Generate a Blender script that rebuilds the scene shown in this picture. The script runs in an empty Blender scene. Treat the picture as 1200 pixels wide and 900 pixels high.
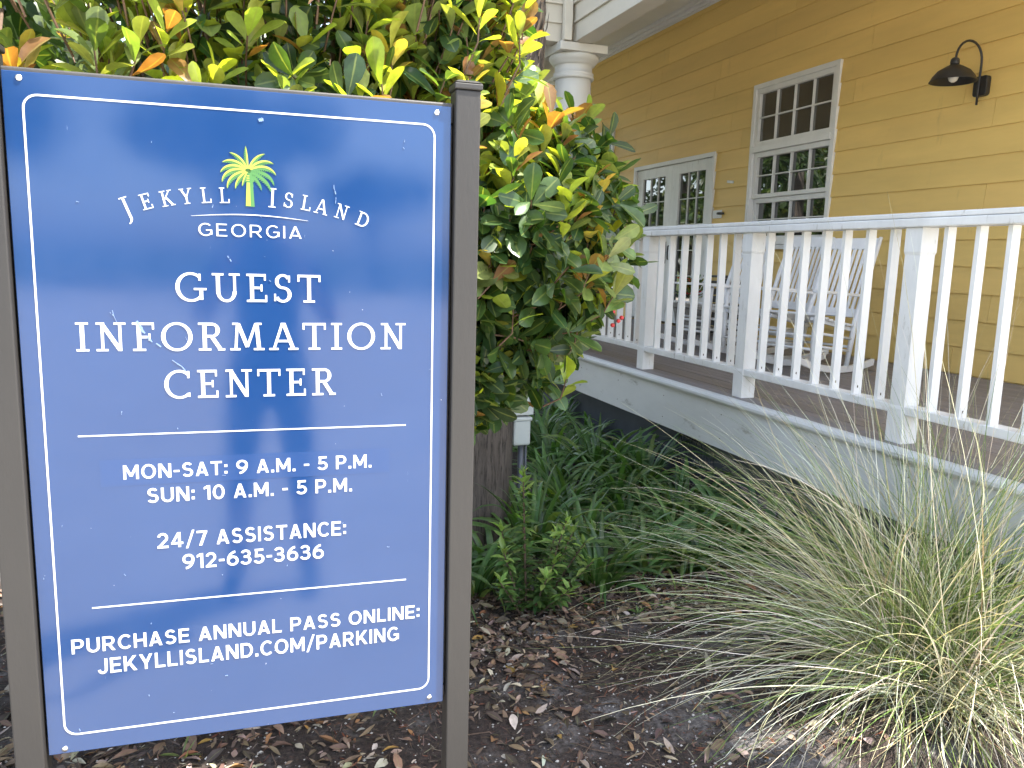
import bpy, bmesh, math, random
import numpy as np
from mathutils import Vector, Matrix, noise

random.seed(7)
rng = np.random.default_rng(11)
PI = math.pi
SC = bpy.context.scene
COL = SC.collection

# ------------------------------------------------------------------ camera, world, sun, exposure
CAM_R = Matrix(((0.944, 0.027, -0.329), (-0.329, 0.157, -0.931), (0.027, 0.987, 0.157)))
def ortho(m):
    x = m.col[0].normalized(); z = m.col[2] - x * m.col[2].dot(x); z.normalize(); y = z.cross(x)
    return Matrix((x, y, z)).transposed()
cam_d = bpy.data.cameras.new("camera"); cam = bpy.data.objects.new("camera", cam_d); COL.objects.link(cam)
cam.matrix_world = Matrix.Translation((0, 0, 1.5)) @ ortho(CAM_R).to_4x4()
cam_d.sensor_width = 36; cam_d.lens = 27.9; cam_d.clip_start = 0.02; cam_d.clip_end = 2000
SC.camera = cam

SUN_EL, SUN_AZ = 62.0, -30.0            # azimuth measured from +X towards +Y
el, az = math.radians(SUN_EL), math.radians(SUN_AZ)
sun_dir = Vector((math.cos(el) * math.cos(az), math.cos(el) * math.sin(az), math.sin(el)))
sl = bpy.data.lights.new("sun", 'SUN'); sl.energy = 3.6; sl.angle = math.radians(0.5); sl.color = (1.0, 0.94, 0.84)
sun = bpy.data.objects.new("sun", sl); COL.objects.link(sun)
sun.rotation_euler = sun_dir.to_track_quat('Z', 'Y').to_euler()
W = bpy.data.worlds.new("World"); SC.world = W; W.use_nodes = True
nt = W.node_tree; sky = nt.nodes.new('ShaderNodeTexSky'); sky.sky_type = 'NISHITA'; sky.sun_disc = False
sky.sun_elevation = el; sky.sun_rotation = math.radians(90) - az
sky.air_density = 1.0; sky.dust_density = 1.6; sky.ozone_density = 0.8
bg = nt.nodes['Background']; bg.inputs['Strength'].default_value = 0.15
hs = nt.nodes.new('ShaderNodeHueSaturation'); hs.inputs['Saturation'].default_value = .66
nt.links.new(sky.outputs[0], hs.inputs['Color']); nt.links.new(hs.outputs[0], bg.inputs['Color'])
vs = SC.view_settings; vs.view_transform = 'Standard'; vs.look = 'None'; vs.gamma = 1; vs.use_curve_mapping = False
vs.exposure = 2.3
SC.render.engine = 'CYCLES'

# ------------------------------------------------------------------ materials
def newmat(name):
    m = bpy.data.materials.new(name); m.use_nodes = True
    return m, m.node_tree, m.node_tree.nodes['Principled BSDF']
def nd(t, kind, **kw):
    n = t.nodes.new(kind)
    for k, v in kw.items(): setattr(n, k, v)
    return n
def mixc(t, a, b, fac, mode='MIX'):
    n = nd(t, 'ShaderNodeMix', data_type='RGBA', blend_type=mode)
    for s, v in ((0, fac), (6, a), (7, b)):
        if hasattr(v, 'is_linked'): t.links.new(v, n.inputs[s])
        else: n.inputs[s].default_value = (*v, 1) if isinstance(v, tuple) else v
    return n.outputs[2]
def tex(t, scale, detail=4, rough=.6, coord='Object', stretch=None):
    c = nd(t, 'ShaderNodeTexCoord'); n = nd(t, 'ShaderNodeTexNoise')
    n.inputs['Scale'].default_value = scale; n.inputs['Detail'].default_value = detail; n.inputs['Roughness'].default_value = rough
    src = c.outputs[coord]
    if stretch:
        mp = nd(t, 'ShaderNodeMapping'); mp.inputs['Scale'].default_value = stretch; t.links.new(src, mp.inputs[0]); src = mp.outputs[0]
    t.links.new(src, n.inputs['Vector'])
    return n.outputs['Fac']
def ramp(t, src, stops):
    r = nd(t, 'ShaderNodeValToRGB'); e = r.color_ramp.elements
    while len(e) < len(stops): e.new(.5)
    for i, (p, c) in enumerate(stops):
        e[i].position = p; e[i].color = (*c, 1) if isinstance(c, tuple) else (c, c, c, 1)
    t.links.new(src, r.inputs[0]); return r.outputs[0]
def bump(t, b, src, strength, dist=.01):
    n = nd(t, 'ShaderNodeBump'); n.inputs['Strength'].default_value = strength; n.inputs['Distance'].default_value = dist
    t.links.new(src, n.inputs['Height']); t.links.new(n.outputs[0], b.inputs['Normal'])
def paint(name, col, rough=.45, var=.12, scale=6, stretch=None, bumpy=.08, dirt=None, dirt_at=.62):
    m, t, b = newmat(name)
    f = tex(t, scale, 5, .65, stretch=stretch)
    lo = tuple(c * (1 - var) for c in col); hi = tuple(min(1, c * (1 + var * .6)) for c in col)
    c = ramp(t, f, [(.3, lo), (.7, hi)])
    if dirt:
        d = ramp(t, tex(t, scale * 3.1, 6, .7, stretch=stretch), [(dirt_at, 0.0), (dirt_at + .12, 1.0)])
        c = mixc(t, c, dirt, d)
    t.links.new(c, b.inputs['Base Color'])
    b.inputs['Roughness'].default_value = rough
    bump(t, b, tex(t, scale * 12, 4, .6, stretch=stretch), bumpy, .004)
    return m
def plain(name, col, rough=.5, metal=0.0, spec=.5):
    m, t, b = newmat(name); b.inputs['Base Color'].default_value = (*col, 1); b.inputs['Roughness'].default_value = rough
    b.inputs['Metallic'].default_value = metal; b.inputs['Specular IOR Level'].default_value = spec
    return m

M = {}
M['white'] = paint('white_paint', (.73, .73, .715), .42, .13, 5, (1, 1, .25), .25, (.34, .31, .26), .61)
M['cream'] = paint('cream_trim_paint', (.62, .57, .48), .5, .06, 4)
M['soffit'] = paint('soffit_paint', (.78, .76, .72), .6, .05, 3)
M['crown'] = paint('crown_paint', (.74, .72, .74), .5, .05, 3)
M['trim'] = paint('window_trim_paint', (.72, .71, .69), .45, .07, 6, (1, 1, .3), .1)
M['chair'] = paint('chair_paint', (.74, .75, .76), .4, .07, 7)
M['deck'] = paint('deck_paint', (.22, .20, .195), .6, .18, 3, (6, .5, 6), .12, (.09, .08, .075), .6)
M['skirt'] = paint('skirt_paint', (.62, .63, .62), .5, .1, 2.2, (1, .5, 1.5), .1, (.26, .25, .21), .60)
M['foundation'] = paint('foundation_render', (.085, .095, .115), .8, .2, 5)
M['black'] = paint('black_metal', (.022, .02, .019), .45, .25, 20)
M['ventdark'] = plain('vent_shade', (.008, .008, .01), .9)  # near-black panel paints the shade behind the vent bars
M['roof'] = paint('roof_shingle', (.12, .11, .1), .9, .3, 8)
M['utility'] = paint('utility_grey', (.46, .50, .49), .45, .08, 9)
M['conduit'] = plain('conduit_plastic', (.09, .10, .12), .5)
M['stone'] = paint('planter_stone', (.25, .24, .22), .9, .35, 14, None, .4)
M['concrete'] = paint('parking_concrete', (.55, .52, .47), .9, .12, 1.2)
M['rust'] = plain('rust_stain', (.06, .035, .02), .9)
M['letter'] = plain('white_vinyl', (.58, .59, .60), .35)
M['lightblue'] = plain('scuffed_vinyl', (.16, .24, .40), .5)
M['green1'] = plain('emblem_green', (.055, .17, .045), .4)
M['green2'] = plain('emblem_lime', (.32, .36, .05), .4)
M['screw'] = plain('screw_steel', (.75, .75, .75), .25, .9)
M['postgrey'] = paint('sign_post_paint', (.022, .020, .0185), .55, .1, 9, (1, 1, .3), .12, (.35, .33, .31), .74)
M['postedge'] = paint('sign_frame_paint', (.05, .047, .046), .5, .2, 20)

def panel_mat():
    m, t, b = newmat('blue_sign_face')
    c = ramp(t, tex(t, 2.2, 3), [(.3, (.0085, .036, .122)), (.7, (.011, .043, .138))])
    fl = ramp(t, tex(t, 95, 2, .5), [(.77, 0.0), (.79, .6)])
    c = mixc(t, c, (.75, .78, .82), fl)
    sc = ramp(t, tex(t, 26, 5, .75, stretch=(5, 5, .35)), [(.71, 0.0), (.74, .35)])
    c = mixc(t, c, (.45, .55, .75), sc)
    t.links.new(c, b.inputs['Base Color'])
    b.inputs['IOR'].default_value = 1.53
    r = ramp(t, tex(t, 9, 5, .7), [(.35, .065), (.75, .13)]); t.links.new(r, b.inputs['Roughness'])
    bump(t, b, tex(t, 1.6, 1), .05, .02)
    return m
M['panel'] = panel_mat()

def siding_mat():
    m, t, b = newmat('yellow_siding')
    a = nd(t, 'ShaderNodeAttribute', attribute_name='Col')
    f = ramp(t, tex(t, 2.0, 5, .65, stretch=(1, .35, 2.5)), [(.3, .9), (.72, 1.05)])
    c = mixc(t, (.74, .51, .165), a.outputs['Color'], 1.0, 'MULTIPLY')
    c = mixc(t, c, f, 1.0, 'MULTIPLY')
    st = ramp(t, tex(t, 7, 6, .7, stretch=(1, 1, .25)), [(.62, 0.0), (.8, .45)])
    c = mixc(t, c, (.33, .24, .1), st)
    t.links.new(c, b.inputs['Base Color']); b.inputs['Roughness'].default_value = .55
    bump(t, b, tex(t, 60, 4, .6, stretch=(1, .08, 1)), .12, .004)
    return m
M['siding'] = siding_mat()
M['endwall'] = paint('yellow_end_wall', (.56, .36, .11), .6)

def glass_mat(name, col, rough=.015):
    m, t, b = newmat(name)
    b.inputs['Base Color'].default_value = (*col, 1); b.inputs['Roughness'].default_value = rough; b.inputs['IOR'].default_value = 2.4
    bump(t, b, tex(t, 2.5, 1), .03, .02)
    return m
M['glass'] = glass_mat('window_glass', (.014, .014, .013))
M['blind'] = glass_mat('blinded_glass', (.045, .04, .034), .1)
M['bulb'] = plain('bulb_glass', (.75, .72, .65), .08)

def leaf_mat(name, trans=.35, gloss=.35, midrib=.5, tint=(1.6, 1.5, .55)):
    """foliage: base colour from the per-leaf attribute, lighter midrib, light passing through the blade"""
    m, t, b = newmat(name)
    a = nd(t, 'ShaderNodeAttribute', attribute_name='Col')
    uv = nd(t, 'ShaderNodeUVMap'); sx = nd(t, 'ShaderNodeSeparateXYZ'); t.links.new(uv.outputs[0], sx.inputs[0])
    d = nd(t, 'ShaderNodeMath', operation='SUBTRACT'); t.links.new(sx.outputs[0], d.inputs[0]); d.inputs[1].default_value = .5
    ab = nd(t, 'ShaderNodeMath', operation='ABSOLUTE'); t.links.new(d.outputs[0], ab.inputs[0])
    rib = ramp(t, ab.outputs[0], [(0.0, midrib), (.07, 0.0)])
    c = mixc(t, a.outputs['Color'], ramp(t, tex(t, 38, 3), [(.3, .75), (.7, 1.2)]), 1.0, 'MULTIPLY')
    c = mixc(t, c, (.3, .34, .1), rib)
    t.links.new(c, b.inputs['Base Color']); b.inputs['Roughness'].default_value = gloss
    tr = nd(t, 'ShaderNodeBsdfTranslucent')
    t.links.new(mixc(t, c, tint, 1.0, 'MULTIPLY'), tr.inputs['Color'])
    mx = nd(t, 'ShaderNodeMixShader'); mx.inputs[0].default_value = trans
    t.links.new(b.outputs[0], mx.inputs[1]); t.links.new(tr.outputs[0], mx.inputs[2])
    out = [n for n in t.nodes if n.type == 'OUTPUT_MATERIAL'][0]; t.links.new(mx.outputs[0], out.inputs['Surface'])
    return m
M['leaf'] = leaf_mat('glossy_leaf', .42, .3, .55, (2.0, 1.9, .5))
M['strap'] = leaf_mat('strap_leaf', .3, .38, .1, (1.6, 1.7, .6))
M['grassblade'] = leaf_mat('grass_blade', .16, .42, 0.0, (1.3, 1.25, .9))
M['litter'] = leaf_mat('dead_leaf', .1, .75, .3, (1.1, 1, .8))
M['twig'] = paint('twig_bark', (.13, .085, .06), .85, .3, 40)
M['stem'] = paint('red_stem', (.12, .065, .035), .6, .3, 40)
M['bark'] = paint('palm_bark', (.12, .10, .085), .95, .5, 9, (3, 3, .3), .9, (.03, .025, .022), .5)
M['fibre'] = paint('palm_fibre', (.27, .21, .16), .9, .4, 15, (2, 2, .3))
M['redflower'] = plain('red_petals', (.6, .02, .02), .6)
M['berry'] = plain('red_berry', (.45, .03, .03), .4)

def soil_mat():
    m, t, b = newmat('dark_soil')
    f1 = tex(t, 2.2, 6, .65); f2 = tex(t, 60, 6, .75); f3 = tex(t, 170, 3, .6)
    base = ramp(t, f1, [(.34, (.034, .021, .017)), (.52, (.05, .037, .031)), (.63, (.15, .14, .137))])
    c = mixc(t, base, ramp(t, f2, [(.32, .25), (.7, 1.8)]), 1.0, 'MULTIPLY')
    c = mixc(t, c, (.3, .28, .25), ramp(t, f3, [(.68, 0.0), (.72, .8)]))
    c = mixc(t, c, (.16, .06, .03), ramp(t, tex(t, 33, 4, .7, stretch=(1, 2.2, 1)), [(.62, 0.0), (.68, .6)]))
    p = nd(t, 'ShaderNodeTexCoord'); s = nd(t, 'ShaderNodeVectorMath', operation='LENGTH'); t.links.new(p.outputs['Object'], s.inputs[0])
    far = nd(t, 'ShaderNodeMapRange'); far.inputs[1].default_value = 11; far.inputs[2].default_value = 15; t.links.new(s.outputs['Value'], far.inputs[0])
    g = ramp(t, tex(t, .6, 6, .7), [(.3, (.045, .075, .02)), (.7, (.11, .13, .045))])
    c = mixc(t, c, g, far.outputs[0])
    t.links.new(c, b.inputs['Base Color']); b.inputs['Roughness'].default_value = .95
    bump(t, b, f2, .8, .02)
    return m
M['soil'] = soil_mat()

# ------------------------------------------------------------------ object helpers
def tag(o, label=None, cat=None, group=None, kind=None):
    if label: o['label'] = label
    if cat: o['category'] = cat
    if group: o['group'] = group
    if kind: o['kind'] = kind
    return o
def thing(name, label, cat, loc=(0, 0, 0), rz=0, group=None):
    o = bpy.data.objects.new(name, None); COL.objects.link(o); o.location = loc; o.rotation_euler = (0, 0, rz)
    o.empty_display_size = .1
    return tag(o, label, cat, group)
def link(name, me, mats, parent=None, bevel=0, smooth=False):
    o = bpy.data.objects.new(name, me); COL.objects.link(o)
    for m in (mats if isinstance(mats, (list, tuple)) else [mats]): me.materials.append(m)
    if smooth: me.polygons.foreach_set('use_smooth', [True] * len(me.polygons))
    if bevel:
        b = o.modifiers.new('bevel', 'BEVEL'); b.width = bevel; b.segments = 2; b.limit_method = 'ANGLE'; b.angle_limit = .6
    if parent: o.parent = parent
    return o
def copy_tree(o, parent=None):
    c = o.copy(); COL.objects.link(c)
    if parent: c.parent = parent
    for ch in list(o.children): copy_tree(ch, c)
    return c

class MB:
    def __init__(s): s.v = []; s.f = []; s.mi = []; s.col = []
    def add(s, vs_, fs, mi=0, col=None):
        n = len(s.v); s.v += [tuple(p) for p in vs_]; s.f += [tuple(i + n for i in f) for f in fs]; s.mi += [mi] * len(fs)
        s.col += [col or (1, 1, 1)] * len(vs_)
        return s
    def box(s, x0, x1, y0, y1, z0, z1, mi=0):
        v = [(x, y, z) for x in (x0, x1) for y in (y0, y1) for z in (z0, z1)]
        return s.add(v, [(0, 1, 3, 2), (4, 6, 7, 5), (0, 4, 5, 1), (2, 3, 7, 6), (0, 2, 6, 4), (1, 5, 7, 3)], mi)
    def beam(s, a, b, w, h, up=(0, 0, 1), mi=0):
        a, b = Vector(a), Vector(b); d = (b - a).normalized(); u = Vector(up)
        r = d.cross(u).normalized(); u = r.cross(d)
        v = [p + r * (sx * w / 2) + u * (sz * h / 2) for p in (a, b) for sx in (-1, 1) for sz in (-1, 1)]
        return s.add(v, [(0, 2, 3, 1), (4, 5, 7, 6), (0, 1, 5, 4), (2, 6, 7, 3), (0, 4, 6, 2), (1, 3, 7, 5)], mi)
    def tube(s, pts, rad, n=8, mi=0, cap=True):
        pts = [Vector(p) for p in pts]; rads = rad if isinstance(rad, (list, tuple)) else [rad] * len(pts)
        base = len(s.v); v = []; f = []
        prev = None
        for i, p in enumerate(pts):
            d = (pts[min(i + 1, len(pts) - 1)] - pts[max(i - 1, 0)]).normalized()
            if prev is None: prev = d.orthogonal().normalized()
            r = (prev - d * prev.dot(d)).normalized(); q = d.cross(r); prev = r
            for k in range(n):
                a = 2 * PI * k / n; v.append(p + (r * math.cos(a) + q * math.sin(a)) * rads[i])
        for i in range(len(pts) - 1):
            for k in range(n): f.append((i * n + k, i * n + (k + 1) % n, (i + 1) * n + (k + 1) % n, (i + 1) * n + k))
        if cap: f.append(tuple(range(n - 1, -1, -1))); f.append(tuple(range((len(pts) - 1) * n, len(pts) * n)))
        return s.add(v, f, mi)
    def lathe(s, prof, n=32, c=(0, 0, 0), mi=0):
        v = []; f = []
        for r, z in prof:
            for k in range(n): a = 2 * PI * k / n; v.append((c[0] + r * math.cos(a), c[1] + r * math.sin(a), c[2] + z))
        for i in range(len(prof) - 1):
            for k in range(n): f.append((i * n + k, i * n + (k + 1) % n, (i + 1) * n + (k + 1) % n, (i + 1) * n + k))
        f.append(tuple(range(n - 1, -1, -1))); f.append(tuple(range((len(prof) - 1) * n, len(prof) * n)))
        return s.add(v, f, mi)
    def mesh(s, name):
        me = bpy.data.meshes.new(name); me.from_pydata(s.v, [], s.f)
        if any(s.mi): me.polygons.foreach_set('material_index', s.mi)
        me.update(); return me
    def build(s, name, mats, parent=None, bevel=0, smooth=False):
        return link(name, s.mesh(name), mats, parent, bevel, smooth)

def np_mesh(name, V, F, C=None, UV=None, smooth=True, mi=None):
    """V (n,3), F (m,4) arrays; C per vertex colour; UV per vertex"""
    me = bpy.data.meshes.new(name)
    V = np.asarray(V, np.float32); F = np.asarray(F, np.int32); k = F.shape[1]
    me.vertices.add(len(V)); me.vertices.foreach_set('co', V.ravel())
    me.loops.add(F.size); me.loops.foreach_set('vertex_index', F.ravel())
    me.polygons.add(len(F)); me.polygons.foreach_set('loop_start', np.arange(0, F.size, k, dtype=np.int32))
    me.polygons.foreach_set('use_smooth', np.full(len(F), smooth))
    if mi is not None: me.polygons.foreach_set('material_index', np.asarray(mi, np.int32))
    me.update(calc_edges=True)
    if C is not None:
        a = me.color_attributes.new('Col', 'FLOAT_COLOR', 'POINT')
        a.data.foreach_set('color', np.concatenate([C, np.ones((len(C), 1))], 1).astype(np.float32).ravel())
    if UV is not None:
        u = me.uv_layers.new(name='UVMap'); u.data.foreach_set('uv', np.asarray(UV, np.float32)[F.ravel()].ravel())
    me.validate(); return me

# leaf cloud: template with a folded, drooping blade, one instance per row
def leaves(P, D, N, L, Wd, C, shape='obovate', fold=.25, droop=.25, rng=rng):
    P, D, N = (np.asarray(a, float) for a in (P, D, N)); n = len(P)
    T, H = {'obovate': ([0, .22, .5, .75, .92, 1], [.05, .2, .42, .5, .33, .06]),
            'lance': ([0, .2, .45, .7, .9, 1], [.06, .3, .5, .42, .18, .02])}[shape]
    T, H = np.array(T), np.array(H); ns = len(T)
    D /= np.linalg.norm(D, axis=1, keepdims=True) + 1e-9
    N = N - D * (N * D).sum(1, keepdims=True); N /= np.linalg.norm(N, axis=1, keepdims=True) + 1e-9
    S = np.cross(D, N)
    L = np.asarray(L); Wd = np.asarray(Wd)
    dr = droop * (.3 + 1.4 * rng.random(n)) * np.sign(rng.random(n) - .12)
    fo = fold * (.2 + 1.6 * rng.random(n))
    V = np.zeros((n, ns, 3, 3))
    for i in range(ns):
        mid = P + D * (T[i] * L)[:, None] - N * (dr * L * T[i] ** 2)[:, None]
        for j, sgn in enumerate((-1, 0, 1)):
            V[:, i, j] = mid + S * (sgn * H[i] * Wd)[:, None] + N * (abs(sgn) * fo * H[i] * Wd)[:, None]
    idx = np.arange(n * ns * 3).reshape(n, ns, 3)
    F = np.concatenate([np.stack([idx[:, i, j], idx[:, i, j + 1], idx[:, i + 1, j + 1], idx[:, i + 1, j]], -1) for i in range(ns - 1) for j in (0, 1)])
    UV = np.zeros((n, ns, 3, 2)); UV[..., 0] = np.array([0, .5, 1])[None, None, :]; UV[..., 1] = T[None, :, None]
    CC = np.repeat(np.asarray(C), ns * 3, 0)
    return V.reshape(-1, 3), F, CC, UV.reshape(-1, 2)

def ribbons(base, azim, elev, length, width, bend, cols, ns=8, twist=0.5, zmin=None, taper=1.0, rng=rng, curl=None):
    """arching blades: start elevation, bending over along their length"""
    n = len(base); P = np.array(base, float); pts = [P.copy()]
    e = np.array(elev, float); a = np.array(azim, float)
    for i in range(ns - 1):
        st = length / (ns - 1)
        P = P + np.stack([np.cos(e) * np.cos(a), np.cos(e) * np.sin(a), np.sin(e)], 1) * st[:, None]
        if zmin is not None: P[:, 2] = np.maximum(P[:, 2], zmin)
        pts.append(P.copy()); e = np.maximum(e - bend / (ns - 1) * (0.5 + i / ns), -1.45)
        if curl is not None: a = a + curl / (ns - 1)
    pts = np.stack(pts, 1)
    tw = (rng.random(n) - .5) * 2 * twist
    side0 = np.stack([-np.sin(a), np.cos(a), np.zeros(n)], 1)
    V = np.zeros((n, ns, 3, 3))
    for i in range(ns):
        t = i / (ns - 1)
        d = pts[:, min(i + 1, ns - 1)] - pts[:, max(i - 1, 0)]; d /= np.linalg.norm(d, axis=1, keepdims=True) + 1e-9
        up = np.cross(d, side0); up /= np.linalg.norm(up, axis=1, keepdims=True) + 1e-9
        s = side0 * np.cos(tw)[:, None] + up * np.sin(tw)[:, None]
        w = width * (min(1, .55 + 2.2 * t) * (1 - t ** 3 * .97) if taper == 1 else (1 - .9 * t)) / 2
        V[:, i, 0] = pts[:, i] - s * w[:, None]; V[:, i, 2] = pts[:, i] + s * w[:, None]
        V[:, i, 1] = pts[:, i] - up * (w * .35)[:, None] * -1
    idx = np.arange(n * ns * 3).reshape(n, ns, 3)
    F = np.concatenate([np.stack([idx[:, i, j], idx[:, i, j + 1], idx[:, i + 1, j + 1], idx[:, i + 1, j]], -1) for i in range(ns - 1) for j in (0, 1)])
    UV = np.zeros((n, ns, 3, 2)); UV[..., 0] = np.array([0, .5, 1])[None, None, :]; UV[..., 1] = np.linspace(0, 1, ns)[None, :, None]
    return V.reshape(-1, 3), F, np.repeat(np.asarray(cols), ns * 3, 0), UV.reshape(-1, 2)
def merge(parts):
    V, F, C, U = [], [], [], []; k = 0
    for v, f, c, u in parts: V.append(v); F.append(f + k); C.append(c); U.append(u); k += len(v)
    return np.concatenate(V), np.concatenate(F), np.concatenate(C), np.concatenate(U)
def jitter(cols, amt, rng=rng):
    cols = np.asarray(cols, float); n = len(cols)
    return np.clip(cols * (1 + amt * (rng.random((n, 1)) * 2 - 1)) * (1 + .4 * amt * (rng.random((n, 3)) * 2 - 1)), 0, 1)
def pick(pal, wts, n, rng=rng):
    return np.array(pal)[rng.choice(len(pal), n, p=np.array(wts) / sum(wts))]

# ------------------------------------------------------------------ ground, parking lot
def hgt(x, y):
    w = max(0, min(1, (y - 1.0) / .4)) * max(0, min(1, (9 - abs(x)) / 3)) * max(0, min(1, (10 - y) / 2))
    if w == 0: return 0
    return w * (.03 * noise.noise((x * 1.1, y * 1.1, 0)) + .012 * noise.noise((x * 6, y * 6, 3)) + .007 * noise.noise((x * 19, y * 19, 5)) + .004 * noise.noise((x * 45, y * 45, 9)))
ax = np.concatenate([[-500, -120, -40, -15, -8, -4], np.arange(-2, 3.2, .025), [4, 7, 12, 30, 100, 500]])
ay = np.concatenate([[-500, -120, -40, -15, -5, -1, .3, .6, 1, 1.4], np.arange(1.7, 5.5, .025), [6, 7, 8, 9, 12, 20, 60, 500]])
gx, gy = np.meshgrid(ax, ay, indexing='ij')
gz = np.array([hgt(x, y) for x, y in zip(gx.ravel(), gy.ravel())])
ii = np.arange(gx.size).reshape(gx.shape)
gf = np.stack([ii[:-1, :-1], ii[1:, :-1], ii[1:, 1:], ii[:-1, 1:]], -1).reshape(-1, 4)
tag(link('ground', np_mesh('ground', np.stack([gx.ravel(), gy.ravel(), gz], 1), gf), M['soil']), kind='structure')
tag(MB().box(-45, 16, -28, .95, -.1, .03).build('parking_lot', M['concrete'], bevel=.01), kind='structure')
tag(MB().box(-7, -2.6, .952, 34, -.1, .028).build('bounce_strip', M['concrete'], bevel=.01), kind='structure')  # added concrete strip, out of view, bounces sunlight into the porch

# ------------------------------------------------------------------ the yellow house
house = thing('yellow_house', 'yellow clapboard house with white trim and a deep covered porch', 'house', (5.32, 6, 0))
def hb(mb, name, mat, par=house, bevel=0, smooth=False):
    """parts are written in world metres; move the mesh into the parent's frame"""
    me = mb.mesh(name); o = link(name, me, mat, None, bevel, smooth)
    off = Vector((0, 0, 0)); p = par
    while p: off += p.location; p = p.parent
    me.transform(Matrix.Translation(-off)); o.parent = par
    return o
WX = 5.32
openings = [(6.215, 7.51, 1.66, 3.375), (8.165, 10.145, .70, 2.775), (10.835, 12.13, 1.66, 3.395), (13.4, 14.7, 1.66, 3.395)]
COURSE, Z0 = .2047, 2.141 - 7 * .2047
sd = MB(); cols = []
k = -1
zmax = 4.9
joints = {}
rj = random.Random(5)
while Z0 + k * COURSE < zmax:
    za, zb = max(.66, Z0 + k * COURSE), min(zmax, Z0 + (k + 1) * COURSE)
    js = []; y = -1.5 + rj.uniform(0, 3)
    while y < 18: js.append(y); y += rj.choice([2.4, 3.05, 3.66, 1.8]) + rj.uniform(-.2, .2)
    cuts = sorted({za, zb} | {z for o in openings for z in o[2:] if za < z < zb})
    js = [j for j in js if j > 1.2]; edges = [.9] + js + [18.0]
    for bi in range(len(edges) - 1):
        c = 1 + rj.uniform(-.05, .045)
        colr = (c, c * (1 + rj.uniform(-.012, .012)), c)
        y0, y1 = edges[bi] + .0015, edges[bi + 1] - .0015
        for lo, hi in zip(cuts[:-1], cuts[1:]):
            segs = [(y0, y1)]
            for (oy0, oy1, oz0, oz1) in openings:
                if oz0 < (lo + hi) / 2 < oz1:
                    ns_ = []
                    for a, b in segs:
                        if b <= oy0 or a >= oy1: ns_.append((a, b)); continue
                        if a < oy0: ns_.append((a, oy0))
                        if b > oy1: ns_.append((oy1, b))
                    segs = ns_
            fx = lambda z: WX - .015 * (1 - (z - (Z0 + k * COURSE)) / COURSE)
            for a, b in segs:
                sd.add([(fx(lo), a, lo), (fx(lo), b, lo), (fx(hi), b, hi), (fx(hi), a, hi), (WX + .012, a, lo), (WX + .012, b, lo), (WX + .012, b, hi), (WX + .012, a, hi)],
                       [(0, 3, 2, 1), (0, 1, 5, 4), (0, 4, 7, 3), (1, 2, 6, 5)], 0, colr)
    k += 1
o = hb(sd, 'siding', M['siding'])
ca = o.data.color_attributes.new('Col', 'FLOAT_COLOR', 'POINT')
ca.data.foreach_set('color', np.concatenate([np.array(sd.col), np.ones((len(sd.col), 1))], 1).astype(np.float32).ravel())
# wall body behind the boards, in strips so that the openings stay open
wb = MB()
ys = [.9] + [v for o_ in openings for v in o_[:2]] + [18.0]
for i in range(0, len(ys), 2): wb.box(WX + .013, WX + .2, ys[i], ys[i + 1], 0, 4.9)
for (a, b, c, d) in openings: wb.box(WX + .013, WX + .2, a, b, d, 4.9); wb.box(WX + .013, WX + .2, a, b, 0, c)
hb(wb, 'wall', paint('wall_sheathing', (.3, .2, .07), .8))
hb(MB().box(WX + .3, 12, .9, 18, 0, 5.9), 'rear_rooms', M['endwall'])

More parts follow.
